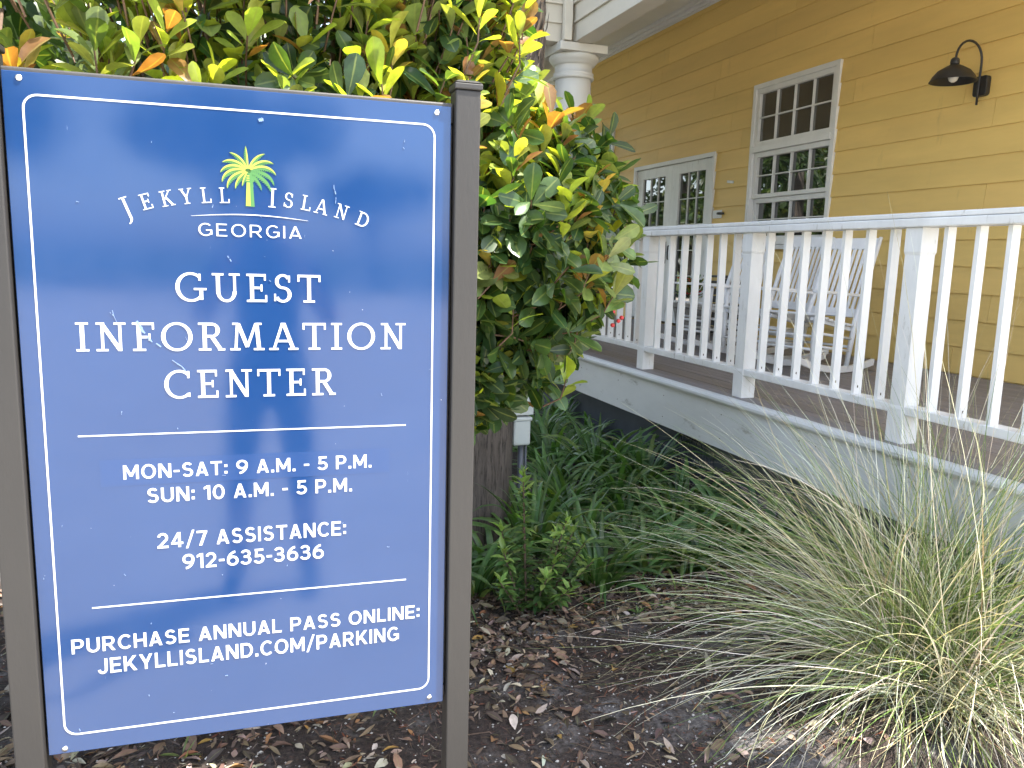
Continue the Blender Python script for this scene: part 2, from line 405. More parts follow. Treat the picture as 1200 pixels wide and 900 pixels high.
def muntins(mb, y0, y1, z0, z1, nc, nr, x0, x1, w=.0115):
    for i in range(1, nc): y = y0 + (y1 - y0) * i / nc; mb.box(x0, x1, y - w / 2, y + w / 2, z0, z1)
    for j in range(1, nr): z = z0 + (z1 - z0) * j / nr; mb.box(x0 + .002, x1, y0, y1, z - w / 2, z + w / 2)
def ring(mb, y0, y1, z0, z1, w, x0, x1, wb_=None):
    wb_ = wb_ or w
    mb.box(x0, x1, y0, y0 + w, z0, z1); mb.box(x0, x1, y1 - w, y1, z0, z1)
    mb.box(x0, x1, y0 + w, y1 - w, z1 - w, z1); mb.box(x0, x1, y0 + w, y1 - w, z0, z0 + wb_)
def window(y0, y1, z0, z1, label=None):
    w = thing('window', None, None); w.parent = house
    if label: w['label'] = label
    w.location = (0, (y0 + y1) / 2 - 6, z0)
    def part(mb, n, m, bv=.003): return hb(mb, n, m, w, bv)
    fr = MB(); ring(fr, y0, y1, z0 + .05, z1, .05, WX - .03, WX + .1, .03); part(fr, 'frame', M['trim'])
    part(MB().box(WX - .06, WX + .1, y0 - .04, y1 + .04, z0, z0 + .045), 'sill', M['trim'])
    a, b = y0 + .05, y1 - .05
    zt = z1 - .05; zm = 2.735; zr = 2.20; zl = z0 + .08
    tr = MB(); ring(tr, a + .001, b - .001, zm, zt, .05, WX - .012, WX + .05); muntins(tr, a + .05, b - .05, zm + .05, zt - .05, 4, 2, WX - .006, WX + .03); part(tr, 'transom_sash', M['trim'], .002)
    part(MB().box(WX - .04, WX + .08, a + .002, b - .002, zm - .06, zm - .002), 'mullion', M['trim'])
    us = MB(); ring(us, a + .001, b - .001, zr, zm - .062, .05, WX, WX + .06, .04); muntins(us, a + .05, b - .05, zr + .04, zm - .11, 4, 2, WX + .006, WX + .04); part(us, 'upper_sash', M['trim'], .002)
    ls = MB(); ring(ls, a + .001, b - .001, zl, zr - .002, .05, WX + .03, WX + .085, .06); muntins(ls, a + .05, b - .05, zl + .06, zr - .05, 4, 2, WX + .036, WX + .07); part(ls, 'lower_sash', M['trim'], .002)
    part(MB().box(WX + .02, WX + .028, a + .045, b - .045, zm + .045, zt - .045), 'blinded_pane', M['blind'], 0)
    part(MB().box(WX + .041, WX + .047, a + .045, b - .045, zr + .035, zm - .105), 'upper_pane', M['glass'], 0)
    part(MB().box(WX + .071, WX + .077, a + .045, b - .045, zl + .055, zr - .045), 'lower_pane', M['glass'], 0)
    return w
window(*openings[0][:2], *openings[0][2:])
window(*openings[2][:2], *openings[2][2:])
window(*openings[3][:2], *openings[3][2:])
# double door
def door():
    y0, y1, z0, z1 = openings[1]
    f = MB(); f.box(WX - .03, WX + .1, y0, y0 + .05, z0, z1); f.box(WX - .03, WX + .1, y1 - .05, y1, z0, z1); f.box(WX - .03, WX + .1, y0 + .05, y1 - .05, z1 - .05, z1)
    hb(f, 'door_frame', M['trim'], house, .003)
    mid = (y0 + y1) / 2
    for s, (a, b) in enumerate(((y0 + .053, mid - .002), (mid + .002, y1 - .053))):
        lf = MB(); ga, gb = a + .17, b - .17; gt = z1 - .05 - .13; gbm = 1.02
        lf.box(WX + .004, WX + .06, a, ga, z0 + .03, z1 - .055); lf.box(WX + .004, WX + .06, gb, b, z0 + .03, z1 - .055)
        lf.box(WX + .004, WX + .06, ga, gb, gt, z1 - .055); lf.box(WX + .004, WX + .06, ga, gb, z0 + .03, gbm)
        muntins(lf, ga, gb, gbm, gt, 3, 5, WX + .012, WX + .035, .010)
        d = hb(lf, 'door', M['white'], house, .002)
        hb(MB().box(WX + .03, WX + .036, ga - .01, gb + .01, gbm - .01, gt + .01), 'pane', M['glass'], d)
        hy = mid + (-.08 if s == 0 else .08)
        h = MB(); h.tube([(WX - .0, hy, 1.72), (WX - .05, hy, 1.70), (WX - .055, hy, 1.62), (WX - .05, hy, 1.54), (WX, hy, 1.52)], .01, 8); h.box(WX - .002, WX + .005, hy - .02, hy + .02, 1.48, 1.76)
        hb(h, 'handle', M['black'], d, 0, True)
door()
# ceiling, crown, beams, roof
YR = .74  # unseen near end of the porch roof, set by where its shadow should fall
hb(MB().box(2.97, WX - .0, YR, 18, 4.56, 4.62), 'porch_ceiling', M['soffit'])
cm = MB()
for x0, z0, z1 in ((WX - .03, 4.44, 4.47), (WX - .05, 4.47, 4.51), (WX - .085, 4.51, 4.558)): cm.box(x0, WX - .012, YR + .02, 17.9, z0, z1)
hb(cm, 'crown_molding', M['crown'], house, .006)
bm_ = MB()
BY = 6.64
def fascia_y(mb, ya, yb):
    mb.box(2.812, 2.958, ya, yb, 3.335, 3.487); mb.box(2.80, 2.97, ya, yb, 3.49, 3.638); mb.box(2.788, 2.97, ya, yb, 3.641, 4.56)
    mb.box(2.775, 2.80, ya, yb, 3.63, 3.652); mb.box(2.79, 2.812, ya, yb, 3.48, 3.497)
    mb.box(2.945, 2.985, ya, yb, 3.338, 3.36)
fascia_y(bm_, YR, BY)
hb(bm_, 'porch_beam', M['cream'], house, .005)
b2 = MB()
for (y, z0, z1) in ((.012, 3.335, 3.487), (0, 3.49, 3.638), (-.012, 3.641, 4.56), (-.025, 3.63, 3.652), (-.01, 3.48, 3.497)): b2.box(1.6, 2.786, BY + y, BY + .17, z0, z1)
hb(b2, 'portico_beam', M['cream'], house, .005)
b3 = MB(); fascia_y(b3, BY + .171, 13.0); b3.box(1.6, 1.77, BY + .171, 10, 3.335, 4.5)
hb(b3, 'rear_beam', M['cream'], house, .005)
hb(MB().box(2.789, 2.969, YR, 17.9, 4.563, 5.215), 'frieze_board', M['cream'])
hb(MB().box(2.70, 2.772, BY - .085, BY - .028, 3.335, 4.56), 'corner_board', M['cream'], house, .004)
hb(MB().box(1.78, 2.75, BY + .175, 12.9, 4.5, 4.56), 'portico_ceiling', M['soffit'])
rf = MB()  # eave height, out of view, shaped to cast the wanted shade on shrub and soil
rf.add([(2.5, YR - .12, 5.28), (2.5, 18, 5.28), (WX + .5, 18, 6.6), (WX + .5, YR - .12, 6.6), (2.5, YR - .12, 5.42), (2.5, 18, 5.42), (WX + .5, 18, 6.74), (WX + .5, YR - .12, 6.74)],
       [(0, 1, 2, 3), (4, 7, 6, 5), (0, 4, 5, 1), (1, 5, 6, 2), (2, 6, 7, 3), (3, 7, 4, 0)])
rf.box(1.4, 2.48, 6.3, 13, 5.3, 5.42)
rf.add([(5.4, .6, 6.8), (5.4, 18.4, 6.8), (9, 18.4, 8.1), (9, .6, 8.1), (13, .6, 6.8), (13, 18.4, 6.8)], [(0, 3, 2, 1), (3, 4, 5, 2), (0, 1, 5, 4), (0, 4, 3), (1, 2, 5)])
rf.box(WX + .51, 12, .95, 17.95, 5.9, 6.78)
hb(rf, 'roof', M['roof'])
hb(MB().box(2.52, 2.785, YR - .1, 6.3, 5.22, 5.275), 'eave_soffit', M['cream'])
def column(x, y):
    c = thing('column', None, None); c.parent = house; c.location = (x - 5.32, y - 6, .7)
    sh = MB(); r0, r1, H = .185, .158, 2.42
    prof = [(.235, 0), (.235, .06), (.23, .065), (.235, .09), (.225, .125), (.2, .135), (.192, .15)]
    prof += [(r0 + (r1 - r0) * (t ** 1.6), .15 + (H - .15) * t) for t in np.linspace(0, 1, 14)]
    sh.lathe(prof, 40); link('shaft', sh.mesh('shaft'), M['cream2'], c, 0, True)
    cp = MB(); cp.lathe([(.158, 2.36), (.178, 2.365), (.184, 2.378), (.178, 2.392), (.172, 2.396), (.178, 2.405), (.178, 2.416), (.166, 2.42), (.164, 2.475), (.17, 2.48), (.185, 2.485), (.188, 2.497), (.205, 2.51), (.218, 2.53), (.22, 2.55), (.212, 2.562)], 40)
    o = link('capital', cp.mesh('capital'), M['cream2'], c, 0, True)
    link('abacus', MB().box(-.222, .222, -.222, .222, 2.563, 2.632).mesh('abacus'), M['cream2'], c, .006)
M['cream2'] = paint('column_paint', (.60, .58, .53), .5, .05, 3)
column(2.90, BY + .16); column(1.75, BY + .16); column(2.945, YR + .02)
# deck, skirt, foundation, vent
dk = MB(); x = 2.845
while x < WX - .02:
    w = min(.085, WX - .012 - x); dk.box(x, x + w - .004, 1.0, 18, .66, .70 + random.uniform(-.001, .001)); x += .085
hb(dk, 'porch_deck', M['deck'], house, .002)
nz = MB(); nz.tube([(2.822, 1.0, .672), (2.822, 18, .672)], .027, 12); nz.box(2.822, 2.842, 1.0, 18, .648, .699)
hb(nz, 'deck_edge', M['skirt'], house, 0)
skb = MB()
for a, b, dx in ((1.0, 3.318, 0), (3.3215, 6.948, .0025), (6.9515, 10.6, 0), (10.6035, 18, .002)): skb.box(2.822 + dx, 2.85, a, b, .365, .645)
for y in (1.25, 1.95, 2.65, 3.25, 3.38, 4.1, 4.8, 5.5, 6.2, 6.88, 7.02): 
    for z in (.43, .58): skb.box(2.8195, 2.8235, y - .003, y + .003, z - .003, z + .003, 1)
hb(skb, 'skirt_board', [M['skirt'], M['rust']], house, .0015)
hb(MB().box(2.95, 3.1, 1.0, 18, -.1, .64), 'foundation', M['foundation'])
for vy in (4.35, 8.5):
    v = MB(); v.box(2.935, 2.948, vy, vy + .42, .10, .32, 1)
    for i in range(13): v.box(2.925, 2.94, vy + .01 + i * .032, vy + .025 + i * .032, .11, .31)
    ring(v, vy - .02, vy + .44, .08, .34, .02, 2.922, 2.945)
    hb(v, 'vent', [M['foundation'], M['ventdark']])

# ------------------------------------------------------------------ porch railing
rail = thing('porch_railing', 'white wooden porch railing with square balusters and weathered paint', 'railing', (2.928, 4, .7))
posts_y = [1.596, 2.818, 4.045, 5.28, 6.5]
def rp(mb, name, mat, bevel=.004): 
    me = mb.mesh(name); me.transform(Matrix.Translation((-2.928, -4, -.7))); return link(name, me, mat, rail, bevel)
tr_ = MB(); tr_.box(2.868, 2.988, 1.0, 6.62, 1.683, 1.722); tr_.box(2.874, 2.982, 1.0, 6.62, 1.7235, 1.7475)
rp(tr_, 'top_rail', M['white'], .006)
pm = MB()
for (za, zb, h) in ((0, .16, .0465), (.16, .175, .0425), (.175, .86, .0425), (.86, .875, .0465), (.875, .982, .0465)):
    h0 = {0: .0465, .16: .0465, .175: .0425, .86: .0425, .875: .0465}[za]
    pm.add([(sx * hh, sy * hh, z) for z, hh in ((za, h0), (zb, h)) for sx, sy in ((-1, -1), (1, -1), (1, 1), (-1, 1))], [(0, 1, 5, 4), (1, 2, 6, 5), (2, 3, 7, 6), (3, 0, 4, 7)])
pmesh = pm.mesh('post'); pmesh.materials.append(M['white'])
bms = []
for var in range(3):
    b = MB(); w = .0225; wy = .0105
    b.box(-w, w, -wy, wy, .176, .982)
    if var: b.add([(-.004 + dx, -wy - .001, .185 + dz + .012 * var) for dx, dz in ((-.003, 0), (.004, -.003), (.0035, .012), (-.002, .010))], [(0, 1, 2, 3)], 1)
    me = b.mesh('baluster'); me.materials.append(M['white']); me.materials.append(M['rust']); bms.append(me)
for i, py in enumerate(posts_y):
    po = bpy.data.objects.new('post', pmesh); COL.objects.link(po); po.parent = rail; po.location = (0, py - 4, 0)
    if i < len(posts_y) - 1:
        y1 = posts_y[i + 1]
        rp(MB().box(2.886, 2.972, py + .046, y1 - .046, .836, .876), 'bottom_rail', M['white'], .004)
        for j in range(1, 8):
            bo = bpy.data.objects.new('baluster', bms[random.choice((0, 1, 2))]); COL.objects.link(bo); bo.parent = rail
            bo.location = (0.0, py + (y1 - py) * j / 8 - 4, 0); bo.rotation_euler = (random.uniform(-.006, .006), random.uniform(-.004, .004), random.uniform(-.03, .03))

# ------------------------------------------------------------------ rocking chairs
def rocking_chair(label):
    """local +x is where the sitter looks"""
    t = thing('rocking_chair', label, 'rocking chair', group='rocking chairs on the porch')
    hw = .225
    def arc(xa, xb, n=14):
        return [(x, .03 + .25 * (x * 1.05) ** 2) for x in np.linspace(xa, xb, n)]
    for s in (-1, 1):
        rk = MB(); pts = arc(-.56, .46)
        for (a, b) in zip(pts[:-1], pts[1:]):
            rk.add([(p[0], s * hw + dy, p[1] + dz) for p in (a, b) for dy in (-.016, .016) for dz in (-.026, .026)], [(0, 4, 5, 1), (2, 3, 7, 6), (0, 2, 6, 4), (1, 5, 7, 3)])
        for p, fl in ((pts[0], 0), (pts[-1], 1)):
            rk.add([(p[0], s * hw + dy, p[1] + dz) for dy, dz in ((-.016, -.026), (.016, -.026), (.016, .026), (-.016, .026))], [(0, 3, 2, 1) if fl else (0, 1, 2, 3)])
        rk.build('rocker', M['chair'], t, .004)
        zf = .03 + .25 * (.25 * 1.05) ** 2
        MB().tube([(.25, s * hw, zf), (.27, s * hw, .25), (.275, s * hw, .43), (.27, s * hw, .60)], [.018, .023, .021, .016], 10).build('front_leg', M['chair'], t, 0, True)
        MB().tube([(-.2, s * hw, .045), (-.235, s * hw * .99, .42), (-.33, s * hw * .97, .8), (-.43, s * hw * .95, 1.12)], [.019, .023, .021, .015], 10).build('back_post', M['chair'], t, 0, True)
        ar = MB(); ar.add([(x, s * (hw + .01) + dy, z + dz) for x, z, w in ((-.29, .635, .025), (.1, .62, .036), (.32, .612, .042), (.345, .612, .03)) for dy in (-w, w) for dz in (-.011, .011)],
                          [q for k in range(3) for q in ((4 * k, 4 * k + 4, 4 * k + 5, 4 * k + 1), (4 * k + 2, 4 * k + 3, 4 * k + 7, 4 * k + 6), (4 * k, 4 * k + 2, 4 * k + 6, 4 * k + 4), (4 * k + 1, 4 * k + 5, 4 * k + 7, 4 * k + 3))] + [(0, 1, 3, 2), (12, 14, 15, 13)])
        ar.build('armrest', M['chair'], t, .005)
        for z in (.2, .3): MB().tube([(.268, s * hw, z), (-.215, s * hw, z - .015)], .011, 8).build('side_rung', M['chair'], t, 0, True)
    seat = MB()
    for i in range(9):
        x = .28 - i * .06; z = .425 - .045 * (i / 8) + .012 * abs(i - 4) / 4
        seat.beam((x, -hw - .01, z), (x, hw + .01, z), .05, .018)
    for s in (-1, 1): seat.beam((.29, s * (hw - .03), .405), (-.23, s * (hw - .03), .36), .03, .03)
    seat.build('seat', M['chair'], t, .003)
    def bp(z): f = (z - .42) / .7; return -.235 - .195 * f
    back = MB()
    for i in range(8):
        y = -.165 + .33 * i / 7; back.beam((bp(.5) + .004, y, .5), (bp(1.03) + .004, y * .98, 1.03), .026, .012, (1, 0, .3))
    back.build('back_slats', M['chair'], t, .002)
    MB().beam((bp(1.065), -.217, 1.065), (bp(1.065), .217, 1.065), .022, .1, (-.26, 0, 1)).build('top_rail', M['chair'], t, .006)
    MB().beam((bp(.49), -.217, .49), (bp(.49), .217, .49), .022, .07, (-.26, 0, 1)).build('lower_rail', M['chair'], t, .004)
    for z in (.17, .27): MB().tube([(.268, -hw, z), (.268, hw, z)], .011, 8).build('front_rung', M['chair'], t, 0, True)
    MB().tube([(-.215, -hw, .22), (-.215, hw, .22)], .011, 8).build('rear_rung', M['chair'], t, 0, True)
    return t
ch = rocking_chair('white slatted rocking chair nearest the bare yellow wall, seen whole through the balusters')
for i, (x, y, rz, p, lab) in enumerate(((4.15, 4.97, 3.4, .1, None), (4.2, 5.58, 3.3, .06, 'white slatted rocking chair under the tall window, middle one of the row'),
                                        (4.2, 6.32, 3.25, .06, 'rocking chair beside the black slatted bin, mostly hidden behind a white rail post'))):
    c = ch if i == 0 else copy_tree(ch)
    c.location = (x, y, .712); c.rotation_euler = (0, -p, rz); c.scale = (.95, .95, .95)
    if lab: c['label'] = lab

# ------------------------------------------------------------------ wall lamp, plaque, clip
lamp = thing('wall_lamp', 'black gooseneck barn lamp on the yellow wall', 'wall lamp', (WX - .01, 4.685, 2.85))
pl_ = MB(); pts = []
for cx, cz, a0 in ((.035, .05, 0), (-.035, .05, 90), (-.035, -.05, 180), (.035, -.05, 270)):
    for a in (0, 30, 60, 90): t_ = math.radians(a0 + a); pts.append((cx + .022 * math.cos(t_), cz + .022 * math.sin(t_)))
n = len(pts); pl_.add([(x, y, z) for x in (-.045, .0) for y, z in pts], [tuple(range(n)), tuple(range(2 * n - 1, n - 1, -1))] + [(i, n + i, n + (i + 1) % n, (i + 1) % n) for i in range(n)])
pl_.build('backplate', M['black'], lamp, .004)
ap = [(-.055, 0, -.135), (-.055, 0, .0), (-.05, 0, .12)] + [(-.175 + .125 * math.cos(a), 0, .17 + .135 * math.sin(a)) for a in np.linspace(0, PI, 14)] + [(-.303, 0, .13)]
MB().tube(ap, .0085, 10).build('arm', M['black'], lamp, 0, True)
shd = MB(); shd.lathe([(.022, .045), (.03, .04), (.06, .025), (.11, -.005), (.142, -.045), (.158, -.075), (.16, -.079), (.155, -.077), (.138, -.048), (.106, -.01), (.056, .018), (.025, .03)], 40, (-.305, 0, .085))
shd.build('lamp_shade', M['black'], lamp, 0, True)
MB().lathe([(.03, .04), (.032, .055), (.03, .075), (.022, .085), (.012, .09)], 20, (-.305, 0, .085)).build('socket', M['black'], lamp, 0, True)
MB().lathe([(.014, .02), (.018, 0), (.034, -.03), (.036, -.05), (.028, -.072), (.01, -.084)], 20, (-.305, 0, .085)).build('bulb', M['bulb'], lamp, 0, True)

pq = thing('wall_plaque', 'small white plaque with a black disc beside the double door', 'plaque', (WX - .012, 7.99, 2.06))
MB().box(-.012, 0, -.02, .15, -.045, .045).build('plate', M['white'], pq, .002)
ptx = MB()
for j, z in enumerate((.018, -.018)):
    for i in range(9): ptx.box(-.0135, -.0121, -.01 + i * .016, .001 + i * .016, z - .009, z + .009)
ptx.build('print', M['black'], pq)
MB().lathe([(.052, -.004), (.052, .012), (.046, .018)], 24).build('disc', M['black'], pq, 0, False)
d_ = pq.children[-1]; d_.rotation_euler = (0, -PI / 2, 0); d_.location = (-.004, -.085, 0.005)
cl = tag(MB().box(-.012, .0, -.06, .06, -.014, .014).build('wall_clip', M['white'], None, .003), 'tiny white strip fixed to the yellow wall above the plaque', 'clip')
cl.location = (WX - .012, 7.84, 2.407); cl.rotation_euler = (.12, 0, 0)

# ------------------------------------------------------------------ planter and rack by the door
pt = thing('planter', 'grey stone planter of leafy plants and red flowers by the double door', 'planter', (4.95, 7.9, .70))
MB().lathe([(.15, 0), (.16, .02), (.17, .06), (.2, .22), (.22, .29), (.235, .3), (.235, .34), (.2, .34), (.19, .31)], 24).build('pot', M['stone'], pt, 0, False)
n = 90; a = rng.random(n) * 2 * PI; e = rng.uniform(.3, 1.4, n)
D = np.stack([np.cos(a) * np.cos(e), np.sin(a) * np.cos(e), np.sin(e)], 1)
P = D * rng.uniform(.08, .24, (n, 1)) + np.array([0, 0, .36])
link('foliage', np_mesh('foliage', *leaves(P, D, np.tile([0, 0, 1.], (n, 1)), rng.uniform(.06, .12, n), rng.uniform(.03, .05, n), jitter(pick([(.05, .12, .03), (.22, .24, .04)], [3, 1], n), .3))), M['leaf'], pt)
fl = MB()
for i in range(9):
    c = Vector((random.uniform(-.18, .1), random.uniform(-.16, .16), random.uniform(.42, .62)))
    for k in range(6):
        a_ = k * PI / 3; fl.add([c, c + Vector((math.cos(a_), math.sin(a_), .2)) * .035, c + Vector((math.cos(a_ + .5), math.sin(a_ + .5), .5)) * .045, c + Vector((math.cos(a_ + 1), math.sin(a_ + 1), .2)) * .035], [(0, 1, 2, 3)])
fl.build('flowers', M['redflower'], pt)
rk_ = thing('slatted_bin', 'black slatted bin standing against the wall between planter and rocking chairs', 'bin', (5.12, 7.5, .70))
sb = MB()
for i in range(7): sb.box(-.15, .15, -.2, .2, .04 + i * .085, .10 + i * .085)
sb.build('slats', M['black'], rk_, .004)
pb = MB()
for sx in (-1, 1):
    for sy in (-1, 1): pb.box(sx * .145 - .014, sx * .145 + .014, sy * .195 - .014, sy * .195 + .014, 0, .645)
pb.build('corner_posts', M['black'], rk_, .003)
MB().box(-.17, .17, -.22, .22, .648, .67).build('lid', M['black'], rk_, .004)

# ------------------------------------------------------------------ the sign
SA, SB = Vector((-.3466, 1.5539, 0)), Vector((.4006, 1.5224, 0))
sz = math.atan2(SB.y - SA.y, SB.x - SA.x)
ZB = .5596                                   # panel's lower edge
sign = thing('information_sign', 'blue guest information board with white lettering between two grey posts', 'sign', ((SA.x + SB.x) / 2, (SA.y + SB.y) / 2, 0), sz)
PW, PH = .748, 1.22
# panel coordinates: u to the right 0..PW, v up 0..PH, front face towards -y
panel = MB().box(-PW / 2, PW / 2, 0, .004, 0, PH).build('panel', M['panel'], sign, .001); panel.location = (0, 0, ZB)
def flat(polys, name, mat, h=.0006, par=None):
    """thin raised vinyl shapes; every piece a hair thicker than the one before so none share a plane"""
    mb = MB()
    for i, p in enumerate(polys):
        hh = h + .00002 * (i % 24); n = len(p)
        mb.add([(u - PW / 2, -hh, v) for u, v in p] + [(u - PW / 2, -.00005, v) for u, v in p], [tuple(range(n))] + [(i_, n + i_, n + (i_ + 1) % n, (i_ + 1) % n) for i_ in range(n)])
    me = mb.mesh(name)
    bm = bmesh.new(); bm.from_mesh(me); bmesh.ops.recalc_face_normals(bm, faces=bm.faces); bm.to_mesh(me); bm.free()
    return link(name, me, mat, par or panel)
def quad(x0, y0, x1, y1, w0, w1=None):
    w1 = w0 if w1 is None else w1
    d = Vector((x1 - x0, y1 - y0)).normalized(); n_ = Vector((-d.y, d.x))
    return [(x0 - n_.x * w0 / 2, y0 - n_.y * w0 / 2), (x1 - n_.x * w1 / 2, y1 - n_.y * w1 / 2), (x1 + n_.x * w1 / 2, y1 + n_.y * w1 / 2), (x0 + n_.x * w0 / 2, y0 + n_.y * w0 / 2)]
def rect(x0, y0, x1, y1): return [(x0, y0), (x1, y0), (x1, y1), (x0, y1)]
TH, TN, SH = .124, .084, .072        # stem, hairline, serif
def arc_band(cx, cy, rx, ry, a0, a1, th=TH, tn=TN, n=22):
    out = []
    for i in range(n):
        q = []
        for a in (a0 + (a1 - a0) * i / n, a0 + (a1 - a0) * (i + 1) / n):
            a = math.radians(a); t = th * math.cos(a) ** 2 + tn * math.sin(a) ** 2
            q.append(((cx + rx * math.cos(a), cy + ry * math.sin(a)), (cx + (rx - t) * math.cos(a), cy + (ry - t) * math.sin(a))))
        out.append([q[0][0], q[1][0], q[1][1], q[0][1]])
    return out
def serif(x, y, w): return rect(x - w / 2, y if y < .5 else y - SH, x + w / 2, y + SH if y < .5 else y)
def stem(x, sw=.34): return [rect(x - TH / 2, 0.002, x + TH / 2, .998), serif(x, 0, sw), serif(x, 1, sw)]
def glyph(c):
    """slab-serif capitals, cap height 1; returns polygons, width"""
    g = []
    if c == 'I': g = stem(.19, .36); w = .38
    elif c == 'L': g = stem(.2) + [rect(.1, 0.001, .66, SH + .01), rect(.6, 0, .66, .26)]; w = .69
    elif c == 'E': g = stem(.2) + [rect(.1, 0.001, .68, SH + .01), rect(.62, 0, .68, .25), rect(.1, .99 - SH, .65, .999), rect(.59, .77, .65, 1), rect(.2, .465, .53, .545), rect(.48, .38, .535, .63)]; w = .72
    elif c == 'F': g = stem(.2, .38) + [rect(.1, .99 - SH, .65, .999), rect(.59, .76, .65, 1), rect(.2, .45, .53, .53), rect(.48, .365, .535, .615)]; w = .68
    elif c == 'T': g = [rect(.38 - TH / 2, 0.002, .38 + TH / 2, .998), serif(.38, 0, .38), rect(.0, .99 - SH, .76, .999), rect(0, .75, .06, 1), rect(.70, .75, .76, 1)]; w = .76
    elif c == 'N': g = [rect(.17, 0.002, .17 + TN, .998), serif(.2, 0, .34), rect(.04, 1 - SH, .28, 1), rect(.68, 0.002, .68 + TN, .998), serif(.72, 1, .34), quad(.2, .97, .71, .03, TH)]; w = .9
    elif c == 'M': g = [quad(.16, .0, .23, .99, TN), serif(.15, 0, .32), rect(.07, 1 - SH, .26, 1), quad(.25, .97, .53, .12, TH), quad(.53, .12, .80, .97, TN), quad(.83, .99, .9, 0, TH), serif(.9, 0, .34), rect(.8, 1 - SH, .99, 1)]; w = 1.07
    elif c == 'A': g = [quad(.13, .02, .41, .985, TN), quad(.45, .985, .76, .02, TH), rect(.22, .29, .64, .37), serif(.13, 0, .3), serif(.76, 0, .32), rect(.36, .93, .5, 1.0)]; w = .9
    elif c == 'O': g = arc_band(.47, .5, .47, .515, 0, 360, n=40); w = .94
    elif c == 'C': g = arc_band(.47, .5, .47, .515, 48, 312, n=34) + [rect(.72, .72, .79, .97), rect(.745, .05, .8, .2)]; w = .84
    elif c == 'G': g = arc_band(.47, .5, .47, .515, 50, 318, n=34) + [rect(.71, .73, .78, .97), rect(.73, .06, .73 + TH * .9, .45), rect(.56, .4, .95, .47)]; w = .96
    elif c == 'U': g = [rect(.12, .36, .12 + TH, .998), serif(.18, 1, .36), rect(.66, .36, .66 + TN, .998), serif(.7, 1, .34)] + arc_band(.44, .37, .32, .385, 180, 360, n=20); w = .88
    elif c == 'R': g = stem(.2, .38) + arc_band(.42, .735, .25, .265, -90, 90, n=18) + [rect(.2, .905, .43, .999), rect(.2, .47, .43, .56), quad(.42, .5, .68, .04, TH), rect(.6, 0, .82, SH)]; w = .82
    elif c == 'D': g = stem(.2, .36) + arc_band(.40, .5, .44, .5, -90, 90, n=24) + [rect(.2, .905, .41, .999), rect(.2, .001, .41, .095)]; w = .88
    elif c == 'S':
        ub, lt = .52 - TN / 2, .52 + TN / 2
        g = arc_band(.31, (1.01 + ub) / 2, .255, (1.01 - ub) / 2, 30, 270, TH * .95, TN, 20) + arc_band(.31, (lt - .01) / 2, .28, (lt + .01) / 2, -155, 90, TH, TN, 20) + [rect(.485, .72, .545, .96), rect(.02, .04, .08, .3)]; w = .62
    elif c == 'K': g = stem(.2, .36) + [quad(.24, .42, .62, .95, TN), quad(.36, .56, .68, .04, TH), rect(.5, 1 - SH, .78, 1), rect(.56, 0, .84, SH)]; w = .84
    elif c == 'Y': g = [rect(.38 - TH / 2, 0.002, .38 + TH / 2, .47), serif(.38, 0, .36), quad(.38, .42, .13, .96, TH), quad(.38, .42, .64, .96, TN), rect(0, 1 - SH, .28, 1), rect(.52, 1 - SH, .78, 1)]; w = .78
    elif c == 'J': g = [rect(.2 - TH / 2, 0, .2 + TH / 2, .998), serif(.2, 1, .36)] + arc_band(-.02, .02, .285, .3, -80, 0, TH, TN * .9, 14); w = .42
    return g, w
def serif_line(txt, u0, u1, v0, v1, gap=.17):
    gl = [glyph(c) for c in txt]; tot = sum(w for _, w in gl) + gap * (len(txt) - 1)
    sx, sy = (u1 - u0) / tot, (v1 - v0); x = 0; out = []
    for g, w in gl:
        out += [[(u0 + (x + px) * sx, v0 + py * sy) for px, py in p] for p in g]; x += w + gap
    return out
for txt, box_ in (('GUEST', (.2505, .5025, .8475, .8985)), ('INFORMATION', (.086, .6635, .7585, .809)), ('CENTER', (.2255, .529, .671, .7225))):
    flat(serif_line(txt, *box_), 'heading_lettering', M['letter'])
# arched name: letters stand on a circle
def arched(txt, spots):
    out = []
    for c, (uc, vc, h, ang, wmax) in zip(txt, spots):
        g, w = glyph(c); s = h; a = math.radians(ang); sxw = min(s, wmax / w)
        for p in g:
            q = []
            for px, py in p:
                x, y = (px - w / 2) * sxw, (py - .5) * s
                q.append((uc + x * math.cos(a) - y * math.sin(a), vc + x * math.sin(a) + y * math.cos(a)))
            out.append(q)
    return out
TH, TN, SH = .115, .062, .05
sp = [(.1775, 1.0085, .036, 21, .02), (.2085, 1.0200, .0265, 17, .022), (.2425, 1.0270, .0265, 13, .025), (.2740, 1.0320, .0265, 9, .024), (.3065, 1.0352, .0265, 5, .021), (.3372, 1.0365, .0265, 2, .021),
      (.4195, 1.0360, .034, -4, .014), (.4478, 1.0330, .0265, -7, .018), (.4790, 1.0296, .0265, -10, .021), (.5065, 1.0240, .0265, -13, .025), (.5425, 1.0163, .0265, -17, .025), (.5815, 1.0035, .0265, -21, .025)]
flat(arched('JEKYLL', sp[:6]), 'arched_lettering', M['letter']); flat(arched('ISLAND', sp[6:]), 'arched_lettering', M['letter'])
# swoosh under the name
sw = []
N_ = 24
for i in range(N_):
    def swp(t): u = .2806 + (.4816 - .2806) * t; return u, .9985 + .0062 * math.sin(PI * t) - .0012 * t, .0004 + .0013 * math.sin(PI * t)
    a, b = swp(i / N_), swp((i + 1) / N_); sw.append(quad(a[0], a[1], b[0], b[1], a[2], b[2]))
flat(sw, 'arched_rule', M['letter'])
